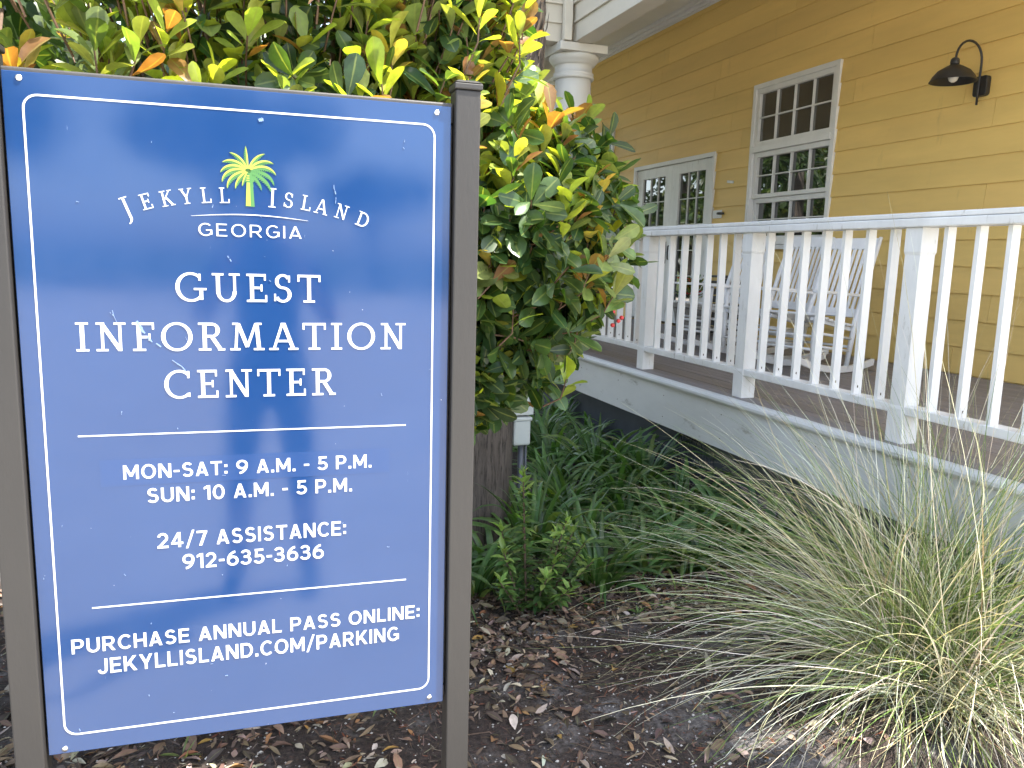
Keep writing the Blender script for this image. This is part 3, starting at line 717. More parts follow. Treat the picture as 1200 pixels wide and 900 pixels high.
# palm emblem
def frond(cx, cy, ang, ln, droop, w, hi=True):
    """one drooping frond with a toothed lower edge: green blade, lime upper rib"""
    pts = []; a = math.radians(ang); x, y = cx, cy; n = 12
    sgn = -1 if math.cos(a) > 0 else 1
    for i in range(n + 1): pts.append((x, y)); x += math.cos(a) * ln / n; y += math.sin(a) * ln / n; a += sgn * math.radians(droop) / n * (.4 + 1.2 * i / n)
    gq, lq = [], []
    for i in range(n):
        (x0, y0), (x1, y1) = pts[i], pts[i + 1]; t0, t1 = i / n, (i + 1) / n
        wd = lambda t: w * (math.sin(PI * min(1, .12 + t * .88)) ** .7) + .0003
        d = Vector((x1 - x0, y1 - y0)).normalized(); nr_ = Vector((-d.y, d.x)) * (1 if sgn < 0 else -1)
        gq.append([(x0, y0), (x1, y1), (x1 - nr_.x * wd(t1) * .55, y1 - nr_.y * wd(t1) * .55), (x0 - nr_.x * wd(t0) * 1.25, y0 - nr_.y * wd(t0) * 1.25)])
        if hi and i > 0: lq.append([(x0 + nr_.x * wd(t0) * .28, y0 + nr_.y * wd(t0) * .28), (x1 + nr_.x * wd(t1) * .28, y1 + nr_.y * wd(t1) * .28), (x1 - nr_.x * wd(t1) * .28, y1 - nr_.y * wd(t1) * .28), (x0 - nr_.x * wd(t0) * .28, y0 - nr_.y * wd(t0) * .28)])
    return gq, lq
G, Lm = [], []
cx, cy = .3785, 1.0815
for ang, ln, dr, w in ((92, .034, 5, .0035), (112, .036, 55, .004), (132, .04, 75, .0045), (150, .043, 85, .0048), (168, .046, 90, .0048), (190, .043, 75, .0045), (214, .033, 50, .004),
                       (70, .036, 55, .004), (50, .041, 75, .0046), (30, .044, 85, .005), (10, .047, 90, .005), (-12, .046, 70, .005), (-34, .034, 50, .0042), (240, .024, 20, .003), (-62, .024, 25, .003)):
    g, l = frond(cx, cy, ang, ln * 1.25, dr * 1.3, w * 1.4, ang > 60 or ang in (50, 30)); G += g; Lm += l
G.append([(cx + .008 * math.cos(i * PI / 6), cy - .002 + .012 * math.sin(i * PI / 6)) for i in range(12)])
G += [[(.3728, 1.019), (.3885, 1.0185), (.3862, 1.062), (.3752, 1.062)], [(.3738, 1.062), (.3878, 1.062), (.3905, 1.069), (.3865, 1.076), (.3735, 1.076), (.371, 1.069)]]
flat(G, 'emblem_fronds', M['green1'])
Lm += [[(.3738, 1.020), (.3818, 1.0196), (.3812, 1.0605), (.3757, 1.061)]]
for i in range(3): Lm += [rect(.3752 + .0005 * i, 1.0635 + .004 * i, .3805, 1.0655 + .004 * i)]
flat(Lm, 'emblem_highlights', M['green2'], .0012)

def para(x0, y0, x1, y1, w): return [(x0 - w / 2, y0), (x0 + w / 2, y0), (x1 + w / 2, y1), (x1 - w / 2, y1)]
def sans_glyph(c, t):
    """plain signage capitals and figures, cap height 1, stroke t"""
    A = lambda cx, cy, rx, ry, a0, a1, n=22: arc_band(cx, cy, rx, ry, a0, a1, t, t * .86, n)
    h = t * .86
    if c == 'A': return [para(t * .56, 0, .385, 1, t * 1.08), para(.77 - t * .56, 0, .385, 1, t * 1.08), rect(.2, .19, .57, .19 + h)], .77
    if c == 'C': return A(.42, .5, .42, .515, 44, 316, 34), .76
    if c == 'D': return [rect(0, 0, t, 1), rect(t * .5, 1 - h, .36, .999), rect(t * .5, .001, .36, h)] + A(.35, .5, .41, .5, -90, 90, 26), .76
    if c == 'E': return [rect(0, 0, t, 1), rect(t * .5, 1 - h, .62, .999), rect(t * .5, .001, .63, h), rect(t * .5, .5 - h / 2, .57, .5 + h / 2)], .63
    if c == 'G': return A(.42, .5, .42, .515, 46, 322, 34) + [rect(.80 - t, .1, .80, .5), rect(.44, .5 - h * .9, .799, .501)], .80
    if c == 'H': return [rect(0, 0, t, 1), rect(.73 - t, 0, .73, 1), rect(t * .5, .5 - h / 2, .7, .5 + h / 2)], .73
    if c == 'I': return [rect(0, 0, t, 1)], t
    if c == 'J': return [rect(.54 - t, .33, .54, 1)] + A(.255, .33, .285, .345, 195, 360), .54
    if c == 'K': return [rect(0, 0, t, 1), para(t * .9, .33, .73 - t * .62, 1, t * 1.25), para(.32, .55, .76 - t * .6, 0, t * 1.2)], .76
    if c == 'L': return [rect(0, 0, t, 1), rect(t * .5, .001, .59, h)], .59
    if c == 'M': return [rect(0, 0, t, 1), rect(.9 - t, 0, .9, 1), para(.45, .2, t * .58, .999, t * 1.05), para(.45, .2, .9 - t * .58, .999, t * 1.05)], .9
    if c == 'N': return [rect(0, 0, t, 1), rect(.76 - t, 0, .76, 1), para(.76 - t * .62, .001, t * .62, .999, t * 1.2)], .76
    if c == 'O': return A(.43, .5, .43, .515, 0, 360, 44), .86
    if c == 'P': return [rect(0, 0, t, 1), rect(t * .5, 1 - h, .4, .999), rect(t * .5, .36, .4, .36 + h)] + A(.38, .68, .31, .32, -90, 90, 22), .69
    if c == 'R': return [rect(0, 0, t, 1), rect(t * .5, 1 - h, .4, .999), rect(t * .5, .37, .4, .37 + h)] + A(.38, .685, .31, .315, -90, 90, 22) + [para(.36, .44, .72 - t * .58, 0, t * 1.12)], .73
    if c == 'S':
        ub, lt = .52 - h / 2, .52 + h / 2
        return A(.34, (1.012 + ub) / 2, .30, (1.012 - ub) / 2, 28, 270) + A(.34, (lt - .012) / 2, .33, (lt + .012) / 2, -150, 90), .68
    if c == 'T': return [rect(.35 - t / 2, 0, .35 + t / 2, .99), rect(0, 1 - h, .7, 1)], .7
    if c == 'U': return [rect(0, .35, t, 1), rect(.74 - t, .35, .74, 1)] + A(.37, .36, .37, .372, 180, 360, 24), .74
    if c == 'Y': return [rect(.38 - t / 2, 0, .38 + t / 2, .45), para(.38, .38, t * .55, 1, t * 1.1), para(.38, .38, .76 - t * .55, 1, t * 1.1)], .76
    if c == '0': return A(.36, .5, .36, .515, 0, 360, 44), .72
    if c == '1': return [rect(.22, 0, .22 + t, 1), [(.0, .72), (.22 + t * .5, .86), (.22 + t * .5, 1.0), (.2, 1.0), (.0, .88)]], .22 + t
    if c == '2': return A(.32, .69, .32, .322, -28, 165) + [rect(0, .001, .65, h), para(.13, h * .9, .53, .56, t * 1.25)], .66
    if c == '3':
        ub, lt = .53 - h / 2, .53 + h / 2
        return A(.3, (1.012 + ub) / 2, .31, (1.012 - ub) / 2, -90, 158) + A(.3, (lt - .012) / 2, .35, (lt + .012) / 2, -158, 90) + [rect(.18, ub, .31, lt)], .66
    if c == '4': return [rect(.42, 0, .42 + t, 1), rect(.0, .2, .72, .2 + h), para(.09, .3, .47, .999, t * 1.05)], .74
    if c == '5': return [rect(.07, 1 - h, .6, 1), para(.07 + t * .42, .44, .1 + t * .45, .98, t * .9), rect(.1, .44, .32, .44 + h * .98)] + A(.31, .306, .35, .318, -155, 95), .66
    if c in '69':
        g = A(.36, .325, .36, .337, 0, 360, 36) + arc_band(.60, .36, .60, .652, 98, 178, t, t * .86, 16)
        return (g, .72) if c == '6' else ([[(.72 - x, 1 - y) for x, y in p] for p in g], .72)
    if c == '7': return [rect(0, 1 - h, .64, 1), para(.22, 0, .64 - t * .6, .93, t * 1.12)], .64
    if c == ':': return [rect(0, .08, t * 1.1, .08 + t * 1.1), rect(0, .56, t * 1.1, .56 + t * 1.1)], t * 1.1
    if c == '.': return [rect(0, 0, t * 1.12, t * 1.12)], t * 1.12
    if c == '-': return [rect(0, .36, .34, .36 + h)], .34
    if c == '/': return [para(.05, -.12, .45, 1.1, t * .85)], .5
    return [], .26
def sans(txt, u0, u1, v0, v1, name, t=.162, gap=.15):
    gl = [sans_glyph(c, t) for c in txt]; tot = sum(w for _, w in gl) + gap * (len(txt) - 1)
    sx, sy = (u1 - u0) / tot, v1 - v0; x = 0; out = []
    for g, w in gl:
        out += [[(u0 + (x + px) * sx, v0 + py * sy) for px, py in p] for p in g]; x += w + gap
    flat(out, name, M['letter'])
sans('GEORGIA', .292, .4697, .9645, .9865, 'state_lettering', .108, .24)
sans('MON-SAT: 9 A.M. - 5 P.M.', .1505, .597, .5235, .5500, 'weekday_hours_lettering')
sans('SUN: 10 A.M. - 5 P.M.', .188, .5588, .4770, .5043, 'sunday_hours_lettering')
sans('24/7 ASSISTANCE:', .202, .5467, .3880, .4168, 'assistance_lettering')
sans('912-635-3636', .244, .5033, .3434, .3724, 'phone_lettering')
sans('PURCHASE ANNUAL PASS ONLINE:', .049, .6954, .1965, .2245, 'pass_lettering')
sans('JEKYLLISLAND.COM/PARKING', .091, .653, .1515, .1812, 'web_lettering')
def round_outline(u0, v0, u1, v1, r, w, n=8):
    def loop(d):
        o_ = []
        for cx_, cy_, a0 in ((u1 - r, v1 - r, 0), (u0 + r, v1 - r, 90), (u0 + r, v0 + r, 180), (u1 - r, v0 + r, 270)):
            for i in range(n + 1): a_ = math.radians(a0 + 90 * i / n); o_.append((cx_ + (r - d) * math.cos(a_), cy_ + (r - d) * math.sin(a_)))
        return o_
    A, B_ = loop(0), loop(w); m = len(A)
    return [[A[i], A[(i + 1) % m], B_[(i + 1) % m], B_[i]] for i in range(m)]
flat(round_outline(.0275, .0345, .718, 1.186, .024, .0032), 'border_line', M['letter'])
flat([rect(.0805, .6053, .6648, .6078)], 'divider_line', M['letter']); flat([rect(.0868, .2815, .6672, .284)], 'divider_line', M['letter'])
stk = MB(); stk.box(.1125 - PW / 2, .6326 - PW / 2, -.0003, .0, .5115, .5612); stk.build('hours_sticker', plain('sticker_blue', (.0105, .042, .14), .13), panel)
# scratch and knocks on the face
scr = []
rs = random.Random(3)
def scratch(u, v, L_, a_, w): 
    x, y = u, v
    for i in range(7):
        a2 = a_ + rs.uniform(-.35, .35); x2, y2 = x + L_ / 7 * math.cos(a2), y + L_ / 7 * math.sin(a2)
        if rs.random() < .75: scr.append(quad(x, y, x2, y2, w * rs.uniform(.3, 1), w * rs.uniform(.2, 1)))
        x, y = x2, y2
scratch(.185, .812, .045, -1.05, .006); scratch(.215, .772, .07, -.95, .0025); scratch(.14, .86, .07, -1.5, .001); scratch(.53, 1.07, .04, -1.5, .0018); scratch(.395, 1.17, .012, .1, .008); scratch(.34, .93, .012, -1, .003)
for i in range(34): scratch(rs.uniform(.01, .735), rs.uniform(.02, 1.2), rs.uniform(.002, .008), rs.uniform(-2, 0), rs.uniform(.0006, .0022))
flat(scr, 'paint_scuffs', M['lightblue'], .0009)
for (u, v) in ((.0255, 1.2095), (.7205, 1.2075), (.0275, .010), (.7185, .0145)):
    s_ = MB().lathe([(.0055, 0), (.005, .002), (.0015, .0028)], 14).build('screw', M['screw'], panel, 0, True)
    s_.rotation_euler = (PI / 2, 0, 0); s_.location = (u - PW / 2, -.0001, v)
# posts and frame
for s, lab in ((-1, None), (1, None)):
    xc = (PW / 2 + .0305) if s > 0 else (-PW / 2 - .029)
    p = MB().box(xc - .0245, xc + .0245, -.012, .037, -.05, ZB + 1.251).build('post', M['postgrey'], sign, .003)
    cap = MB(); z = ZB + 1.2515
    cap.box(xc - .0275, xc + .0275, -.0155, .0405, z, z + .012)
    cap.add([(xc + a_ * .0275, .0125 + b_ * .028, z + .0125) for a_, b_ in ((-1, -1), (1, -1), (1, 1), (-1, 1))] + [(xc + a_ * .02, .0125 + b_ * .02, z + .0175) for a_, b_ in ((-1, -1), (1, -1), (1, 1), (-1, 1))], [(0, 1, 5, 4), (1, 2, 6, 5), (2, 3, 7, 6), (3, 0, 4, 7), (4, 5, 6, 7)])
    c_ = cap.build('cap', M['postgrey'], p, .0025)
frm = MB()
frm.box(-PW / 2 - .0035, PW / 2 + .005, .006, .036, ZB + PH - .03, ZB + PH + .008)
frm.box(-PW / 2 - .0035, PW / 2 + .005, .006, .036, ZB + .01, ZB + .035)
frm.box(-PW / 2 - .0035, -PW / 2 + .02, .008, .034, ZB + .036, ZB + PH - .031); frm.box(PW / 2 - .02, PW / 2 + .005, .008, .034, ZB + .036, ZB + PH - .031)
frm.build('backing_frame', M['postedge'], sign, .003)
MB().box(-PW / 2 + .021, PW / 2 - .021, .012, .02, ZB + .036, ZB + PH - .031).build('backing_board', M['postedge'], sign)

# ------------------------------------------------------------------ shrub behind the sign
DARK, MID, LIME, BRONZE, OLIVE, GOLD = (.032, .068, .024), (.06, .11, .034), (.30, .36, .06), (.26, .14, .055), (.17, .22, .07), (.40, .32, .07)
blobs = [((-.45, 2.55, 1.95), (1.0, .72, .85)), ((.22, 2.45, 2.0), (.62, .62, .78)), ((.70, 2.42, 1.56), (.47, .50, .46)), ((.50, 2.45, 2.15), (.30, .5, .42)), ((-1.3, 2.6, 1.7), (.6, .65, .9)), ((.60, 2.42, 1.2), (.22, .36, .2)), ((-.1, 2.5, 1.3), (.7, .5, .5))]
def inside(p, k=1.0):
    for c, r in blobs:
        if sum(((p[i] - c[i]) / (r[i] * k)) ** 2 for i in range(3)) < 1: return True
    return False
shrub = thing('broadleaf_shrub', 'tall glossy green shrub with lime and bronze new leaves, more lime painted in for sunlight, behind the blue sign', 'shrub', (.1, 2.55, 0))
rs_ = np.random.default_rng(21)
anchors = []
tries = 0
while len(anchors) < 4900 and tries < 120000:
    tries += 1
    c, r = blobs[rs_.integers(len(blobs))]
    d = rs_.normal(size=3); d /= np.linalg.norm(d)
    rad = 1 - abs(rs_.normal()) * .16 + .05 * rs_.normal()
    p = np.array(c) + d * np.array(r) * rad
    wob = 1 + .16 * noise.noise((p[0] * 3.1, p[1] * 3.1, p[2] * 3.1))
    p = np.array(c) + d * np.array(r) * rad * wob
    if p[2] < .85 or p[1] < 1.66 + .0 * p[0] or p[1] > 3.15: continue
    if inside(p, .68): continue
    if p[1] > 2.6 and rs_.random() < .6: continue
    if p[2] < 1.0 and p[0] > .8: continue
    anchors.append((p, d * np.array([1 / r[0], 1 / r[1], 1 / r[2]])))
LP, LD, LN, LL, LW, LC = [], [], [], [], [], []
stems = MB()
for p, o_ in anchors:
    out = o_ / np.linalg.norm(o_)
    young_sunlit = rs_.random() < (.34 + .42 * min(1, max(0, (p[2] - .75 * p[0] - .95) / .5)))  # new growth; more pale leaves at upper left paint in the sunlit side
    axis = np.array([0, 0, 1.0]) * (1.5 if young_sunlit else .55) + out * (.5 if young_sunlit else .9) + rs_.normal(size=3) * .3
    axis /= np.linalg.norm(axis)
    u = np.cross(axis, [.3, .9, .2]); u /= np.linalg.norm(u); v = np.cross(axis, u)
    nl = rs_.integers(5, 9) if young_sunlit else rs_.integers(8, 13)
    ph = rs_.random() * 6.28
    if young_sunlit: pal = [LIME, OLIVE, BRONZE, GOLD][rs_.choice(4, p=[.53, .39, .03, .05])]
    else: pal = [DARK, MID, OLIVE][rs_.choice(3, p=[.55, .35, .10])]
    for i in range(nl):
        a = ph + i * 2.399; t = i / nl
        spread = (.22 + .7 * (1 - t)) if young_sunlit else (.75 + .75 * (1 - t))
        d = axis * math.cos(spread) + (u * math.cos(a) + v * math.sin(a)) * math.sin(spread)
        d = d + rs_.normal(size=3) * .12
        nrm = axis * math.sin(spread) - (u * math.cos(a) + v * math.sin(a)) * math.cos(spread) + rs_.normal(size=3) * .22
        L_ = rs_.uniform(.060, .096) * (1.0 if young_sunlit else 1.05)
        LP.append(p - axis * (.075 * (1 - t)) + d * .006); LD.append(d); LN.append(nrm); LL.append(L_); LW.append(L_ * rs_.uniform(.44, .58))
        c = pal if rs_.random() < .8 else ([MID, LIME, BRONZE][rs_.integers(3)] if young_sunlit else MID)
        LC.append(c)
    q = p - axis * .075
    mid = q - axis * .035 + (np.array([.1, 2.5, 1.2]) - q) * .05
    end = mid + (np.array([min(.9, max(-1.2, p[0] * .8)), 2.5, 1.0]) - mid) * .12
    stems.tube([p, q, mid], [.0018, .0024, .0028], 5, 0, False)
n = len(LP)
LC = jitter(np.array(LC), .28, rs_)
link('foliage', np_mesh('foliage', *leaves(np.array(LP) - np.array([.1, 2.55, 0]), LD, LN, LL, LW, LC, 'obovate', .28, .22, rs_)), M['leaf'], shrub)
me = stems.mesh('twigs'); me.transform(Matrix.Translation((-.1, -2.55, 0))); link('twigs', me, M['stem'], shrub, 0, True)
tk = MB()
for bx, by in ((-.9, 2.6), (-.2, 2.7), (.3, 2.75), (.25, 2.65)):
    for k in range(4):
        tx, ty, tz = bx + random.uniform(-.45, .45), 2.5 + random.uniform(-.25, .35), random.uniform(1.5, 2.3)
        tk.tube([(bx + random.uniform(-.05, .05) - .1, by - 2.55, -.03), ((bx * .6 + tx * .4) - .1 + random.uniform(-.05, .05), by - 2.55 + .03, tz * .45), (tx - .1, ty - 2.55, tz)], [.022, .015, .006], 8)
tk.build('branches', M['twig'], shrub, 0, True)
bb = MB()
for (x, y, z) in ((1.16, 2.28, 1.31), (1.12, 2.24, 1.30), (1.14, 2.22, 1.325), (.83, 2.02, 1.50), (.85, 2.03, 1.52), (1.13, 2.26, 1.34)):
    bb.lathe([(.001, -.007), (.006, -.004), (.0075, 0), (.006, .005), (.001, .007)], 8, (x - .1, y - 2.55, z))
bb.build('berries', M['berry'], shrub, 0, True)

# ------------------------------------------------------------------ palm tree behind the shrub
palm = thing('palm_tree', 'palm tree with a rough fibrous trunk behind the glossy shrub', 'tree', (1.22, 4.05, 0))
tv = []; nseg, nr_ = 90, 40
lean = lambda z: (.045 * z, .01 * z)
V = []
for i in range(nseg + 1):
    z = -.1 + 6.1 * i / nseg
    for k in range(nr_):
        a = 2 * PI * k / nr_
        r = .195 + .03 * max(0, .5 - z) + .016 * noise.noise((math.cos(a) * 4, math.sin(a) * 4, z * .7)) + .012 * noise.noise((math.cos(a) * 13, math.sin(a) * 13, z * 1.6)) + (.02 * (noise.noise((a * 2.2, z * 7, 4)) > .1) if z > 2.0 else 0)
        V.append((lean(z)[0] + r * math.cos(a), lean(z)[1] + r * math.sin(a), z))
idx = np.arange((nseg + 1) * nr_).reshape(nseg + 1, nr_)
F = np.stack([idx[:-1], np.roll(idx[:-1], -1, 1), np.roll(idx[1:], -1, 1), idx[1:]], -1).reshape(-1, 4)
trunk = link('trunk', np_mesh('trunk', np.array(V), F), M['bark'], palm)
fb = MB()
for i in range(420):
    a = random.uniform(PI, 2 * PI + .6); z = random.uniform(1.9, 4.2); L_ = random.uniform(.06, .22)
    lx, ly = lean(z); r0 = .2; r1 = r0 + random.uniform(.005, .035)
    da = random.uniform(-.35, .35); w = random.uniform(.004, .014)
    p0 = Vector((lx + r0 * math.cos(a), ly + r0 * math.sin(a), z)); p1 = Vector((lx + r1 * math.cos(a + da * .5), ly + r1 * math.sin(a + da * .5), z + L_ * .5)); p2 = Vector((lx + (r1 + .01) * math.cos(a + da), ly + (r1 + .01) * math.sin(a + da), z + L_))
    s_ = Vector((-math.sin(a), math.cos(a), 0)) * w
    fb.add([p0 - s_, p0 + s_, p1 + s_, p1 - s_, p2 + s_ * .2, p2 - s_ * .2], [(0, 1, 2, 3), (3, 2, 4, 5)])
fb.build('fibres', M['fibre'], trunk)
def fan_crown(nf, R, seed):
    r_ = np.random.default_rng(seed); B, A, E_, Ln, Wd_, Bn, Cc = [], [], [], [], [], [], []
    for i in range(nf):
        a = i * 2.399; e = r_.uniform(-.5, 1.2); d = np.array([math.cos(a) * math.cos(e), math.sin(a) * math.cos(e), math.sin(e)])
        c = d * R * .55
        for k in range(22):
            f = (k - 10.5) / 10.5
            B.append(c); A.append(a + f * 1.2); E_.append(e + .35 - .7 * abs(f) + r_.normal() * .08); Ln.append(R * .62 * (1 - .35 * abs(f))); Wd_.append(.045 * R); Bn.append(1.3 + .5 * r_.random()); Cc.append((.05, .085, .025))
    return ribbons(np.array(B), np.array(A), np.array(E_), np.array(Ln), np.array(Wd_), np.array(Bn), jitter(Cc, .3, r_), 6, .4, rng=r_)
fc = np_mesh('crown', *fan_crown(34, 1.7, 3))
cr = link('crown', fc, M['strap'], palm); cr.location = (.27, .06, 6.0)

# utility box on its conduit beside the trunk
ub = thing('utility_box', 'grey green electrical box on a conduit beside the palm trunk', 'electrical box', (1.475, 4.0, 0))
MB().box(-.055, .052, -.03, .05, .655, .80).build('box', M['utility'], ub, .008)
MB().box(-.058, .055, -.036, -.0305, .658, .803).build('lid', M['utility'], ub, .004)
MB().box(-.06, .04, -.045, .03, .49, .635).build('outlet_cover', M['utility'], ub, .012)
MB().box(-.067, .045, -.052, .035, .628, .648).build('hood', M['utility'], ub, .006)
MB().tube([(.0, .0, -.05), (.0, .0, .5)], .017, 12).build('conduit', M['conduit'], ub, 0, True)
MB().tube([(.03, .01, -.05), (.033, .01, .3), (.03, .005, .52)], .008, 8).build('cable', M['conduit'], ub, 0, True)

# ------------------------------------------------------------------ strap-leaved plants along the porch
def strap_clump(seed, nl, ln, label, loc):
    r_ = np.random.default_rng(seed); a = r_.random(nl) * 2 * PI; rr = r_.random(nl) ** .5 * .07
    base = np.stack([np.cos(a) * rr, np.sin(a) * rr, np.full(nl, -.015)], 1)
    e = r_.uniform(.75, 1.5, nl); L_ = ln * r_.uniform(.65, 1.15, nl); w = r_.uniform(.024, .040, nl)
    cols = jitter(pick([(.055, .12, .034), (.09, .18, .048), (.15, .22, .06)], [5, 4, 1], nl, r_), .25, r_)
    return np_mesh('foliage', *ribbons(base, a + r_.normal(0, .3, nl), e, L_, w, r_.uniform(1.0, 3.0, nl), cols, 9, .5, rng=r_))
clumps = [strap_clump(100 + i, n_, l_, None, None) for i, (n_, l_) in enumerate(((46, .42), (40, .38), (52, .48), (34, .34)))]
for c in clumps: c.materials.append(M['strap'])
rc = random.Random(9); placed = []
cand = [(1.62, 3.25), (1.85, 3.32), (2.1, 3.2), (2.36, 3.25), (2.6, 3.35), (1.98, 3.55), (2.28, 3.55), (2.55, 3.68), (1.72, 3.62), (2.1, 3.9), (2.45, 4.0), (2.7, 4.15), (1.9, 4.2), (2.25, 4.35), (2.6, 4.55), (2.0, 4.7), (2.4, 4.85), (2.72, 5.0), (2.15, 5.15), (2.55, 5.4), (2.25, 5.7), (2.7, 5.8), (2.45, 6.2), (2.1, 6.1), (2.75, 6.5),
        (1.0, 3.22), (.84, 3.3), (1.12, 3.5), (1.45, 3.65), (1.62, 4.1)]
for i, (x, y) in enumerate(cand):
    o = bpy.data.objects.new('strap_leaf_plant', clumps[i % 4]); COL.objects.link(o)
    s = rc.uniform(.85, 1.2) * (1.08 if y > 4 else 1)
    o.location = (x + rc.uniform(-.05, .05), y + rc.uniform(-.05, .05), hgt(x, y)); o.rotation_euler = (0, 0, rc.uniform(0, 6.28)); o.scale = (s, s, s * rc.uniform(.9, 1.15))
    lab = 'dark green strap leaved plant beside the foot of the grey sign post' if 25 <= i <= 27 else 'dark green strap leaved plant in the bed along the porch skirt'
    tag(o, lab, 'plant', 'strap leaved plants by the sign post' if 25 <= i <= 27 else 'strap leaved plants in the bed along the porch')

# small leafy shrub
ys_ = thing('young_shrub', 'small upright shrub with fresh light green leaf tips beside the sign post', 'shrub', (1.17, 3.02, 0))
r_ = np.random.default_rng(55); st = MB(); LP, LD, LN, LL, LW, LC = [], [], [], [], [], []
tips = [(-.05, -.02, .62), (.13, -.08, .42), (.2, .0, .34), (-.02, .05, .4), (.08, -.1, .26), (-.14, -.05, .30), (.24, -.12, .24), (.02, -.15, .2), (-.1, .1, .34), (.16, .1, .3), (.1, -.2, .16), (-.18, -.14, .2), (.28, .05, .26)]
for tx, ty, tz in tips:
    b0 = Vector((tx * .2, ty * .2, -.02)); b1 = Vector((tx * .65, ty * .65, tz * .55)); b2 = Vector((tx, ty, tz))
    st.tube([b0, b1, b2], [.005, .004, .0025], 6, 0, False)
    m = int(34 + 95 * tz)
    for i in range(m):
        t = .12 + .88 * (i + 1) / m; p = (b0.lerp(b1, t * 2) if t < .5 else b1.lerp(b2, t * 2 - 1)); a = i * 2.399; e = r_.uniform(-.1, .7) + .6 * (t > .9)
        d = np.array([math.cos(a) * math.cos(e), math.sin(a) * math.cos(e), math.sin(e)])
        LP.append(p); LD.append(d); LN.append((0, 0, 1)); L_ = r_.uniform(.036, .066); LL.append(L_); LW.append(L_ * .36)
        LC.append((.22, .34, .08) if t > .8 and r_.random() < .85 else ((.10, .18, .05) if r_.random() < .6 else (.06, .12, .04)))
link('foliage', np_mesh('foliage', *leaves([tuple(p) for p in LP], LD, np.array(LN, float) + r_.normal(size=(len(LN), 3)) * .2, LL, LW, jitter(LC, .25, r_), 'lance', .3, .25, r_)), M['strap'], ys_)
st.build('stems', M['twig'], ys_, 0, True)

# ------------------------------------------------------------------ big ornamental grass
gr = thing('ornamental_grass', 'large fountain of pale straw green grass in front of the porch', 'grass clump', (2.42, 2.08, 0))
gr.scale = (1.08, 1.08, 1.06)
r_ = np.random.default_rng(77)
def tuft(nl, rad, e0, e1, l0, l1, b0, b1, w0, w1, pal, wt, a0=0, a1=2 * PI, ns=11, jit=.25):
    a = r_.uniform(a0, a1, nl); q = r_.uniform(0, 2 * PI, nl); rr = r_.random(nl) ** .5 * rad
    base = np.stack([np.cos(q) * rr, np.sin(q) * rr, np.full(nl, -.01)], 1)
    return ribbons(base, a, r_.uniform(e0, e1, nl), r_.uniform(l0, l1, nl), r_.uniform(w0, w1, nl), r_.uniform(b0, b1, nl), jitter(pick(pal, wt, nl, r_), jit, r_), ns, 1.2, .008, .0, rng=r_, curl=r_.normal(0, .36, nl))
STR, PALE, GRN, TAN = (.50, .47, .27), (.72, .69, .54), (.16, .23, .06), (.38, .30, .17)
parts = [tuft(540, .2, .3, 1.45, .7, 1.3, .4, 1.7, .0034, .0068, [GRN, STR, PALE, TAN], [6, 3, 2, .5]),
         tuft(500, .2, .1, 1.15, .85, 1.45, .5, 1.7, .003, .0058, [STR, PALE, GRN], [3, 4, 4], PI * .62, PI * 1.35),
         tuft(380, .22, .9, 1.5, .7, 1.25, .2, 1.0, .0034, .0062, [GRN, STR, PALE], [4, 3, 2])]
link('blades', np_mesh('blades', *merge(parts)), M['grassblade'], gr)
parts = [tuft(330, .24, .1, 1.1, .4, 1.05, 1.0, 3.4, .003, .006, [PALE, STR, TAN], [6, 3, 1.5], PI * .8, PI * 1.9, 12, .3), tuft(260, .27, -.1, 1.2, .2, .7, .8, 3.6, .0025, .0055, [TAN, PALE, STR], [3, 4, 2], PI * .6, PI * 2.2, 10, .35)]
link('dry_blades', np_mesh('dry_blades', *merge(parts)), M['grassblade'], gr)
link('stalks', np_mesh('stalks', *tuft(70, .2, .75, 1.5, 1.0, 1.8, .1, .5, .0026, .0042, [STR, PALE], [1, 1.5], 0, 2 * PI, 9)), M['grassblade'], gr)

# ------------------------------------------------------------------ litter, twigs, grit, weeds
r_ = np.random.default_rng(91)
def litter_pts(n):
    out = []
    while len(out) < n:
        x, y = r_.uniform(-1.2, 2.5), r_.uniform(1.8, 3.8)
        dn = .09 + .9 * math.exp(-((y - 3.12 - .1 * noise.noise((x * 2, 0, 0))) ** 2) / .09) * (x > .5) * (x < 2.5) + .55 * math.exp(-((x - .95) ** 2 / .06 + (y - 2.72) ** 2 / .10)) + (.35 if y > 3.4 else 0) + (.22 if x < .45 and y < 2.9 else 0)
        dn *= .45 + 1.2 * (noise.noise((x * 2.6, y * 2.6, 2)) + .45)
        if r_.random() < dn: out.append((x, y))
    return out
pts = litter_pts(7000); n = len(pts)
P = np.array([(x, y, hgt(x, y) + r_.uniform(.003, .014)) for x, y in pts]); a = r_.random(n) * 6.28
D = np.stack([np.cos(a), np.sin(a), r_.normal(0, .18, n)], 1); N = np.stack([r_.normal(0, .35, n), r_.normal(0, .35, n), np.ones(n)], 1)
L_ = np.where(r_.random(n) < .3, r_.uniform(.045, .08, n), r_.uniform(.018, .045, n))
cols = jitter(pick([(.13, .085, .06), (.22, .15, .10), (.36, .29, .22), (.30, .15, .07), (.07, .05, .04), (.50, .44, .36), (.33, .2, .05)], [5, 5, 3, 1, 3, 1, .3], n, r_), .3, r_)
tag(link('leaf_litter', np_mesh('leaf_litter', *leaves(P, D, N, L_, L_ * r_.uniform(.28, .5, n), cols, 'lance', .45, .35, r_)), M['litter']), 'scattered brown and tan fallen leaves on the dark soil', 'leaf litter', None, 'stuff')
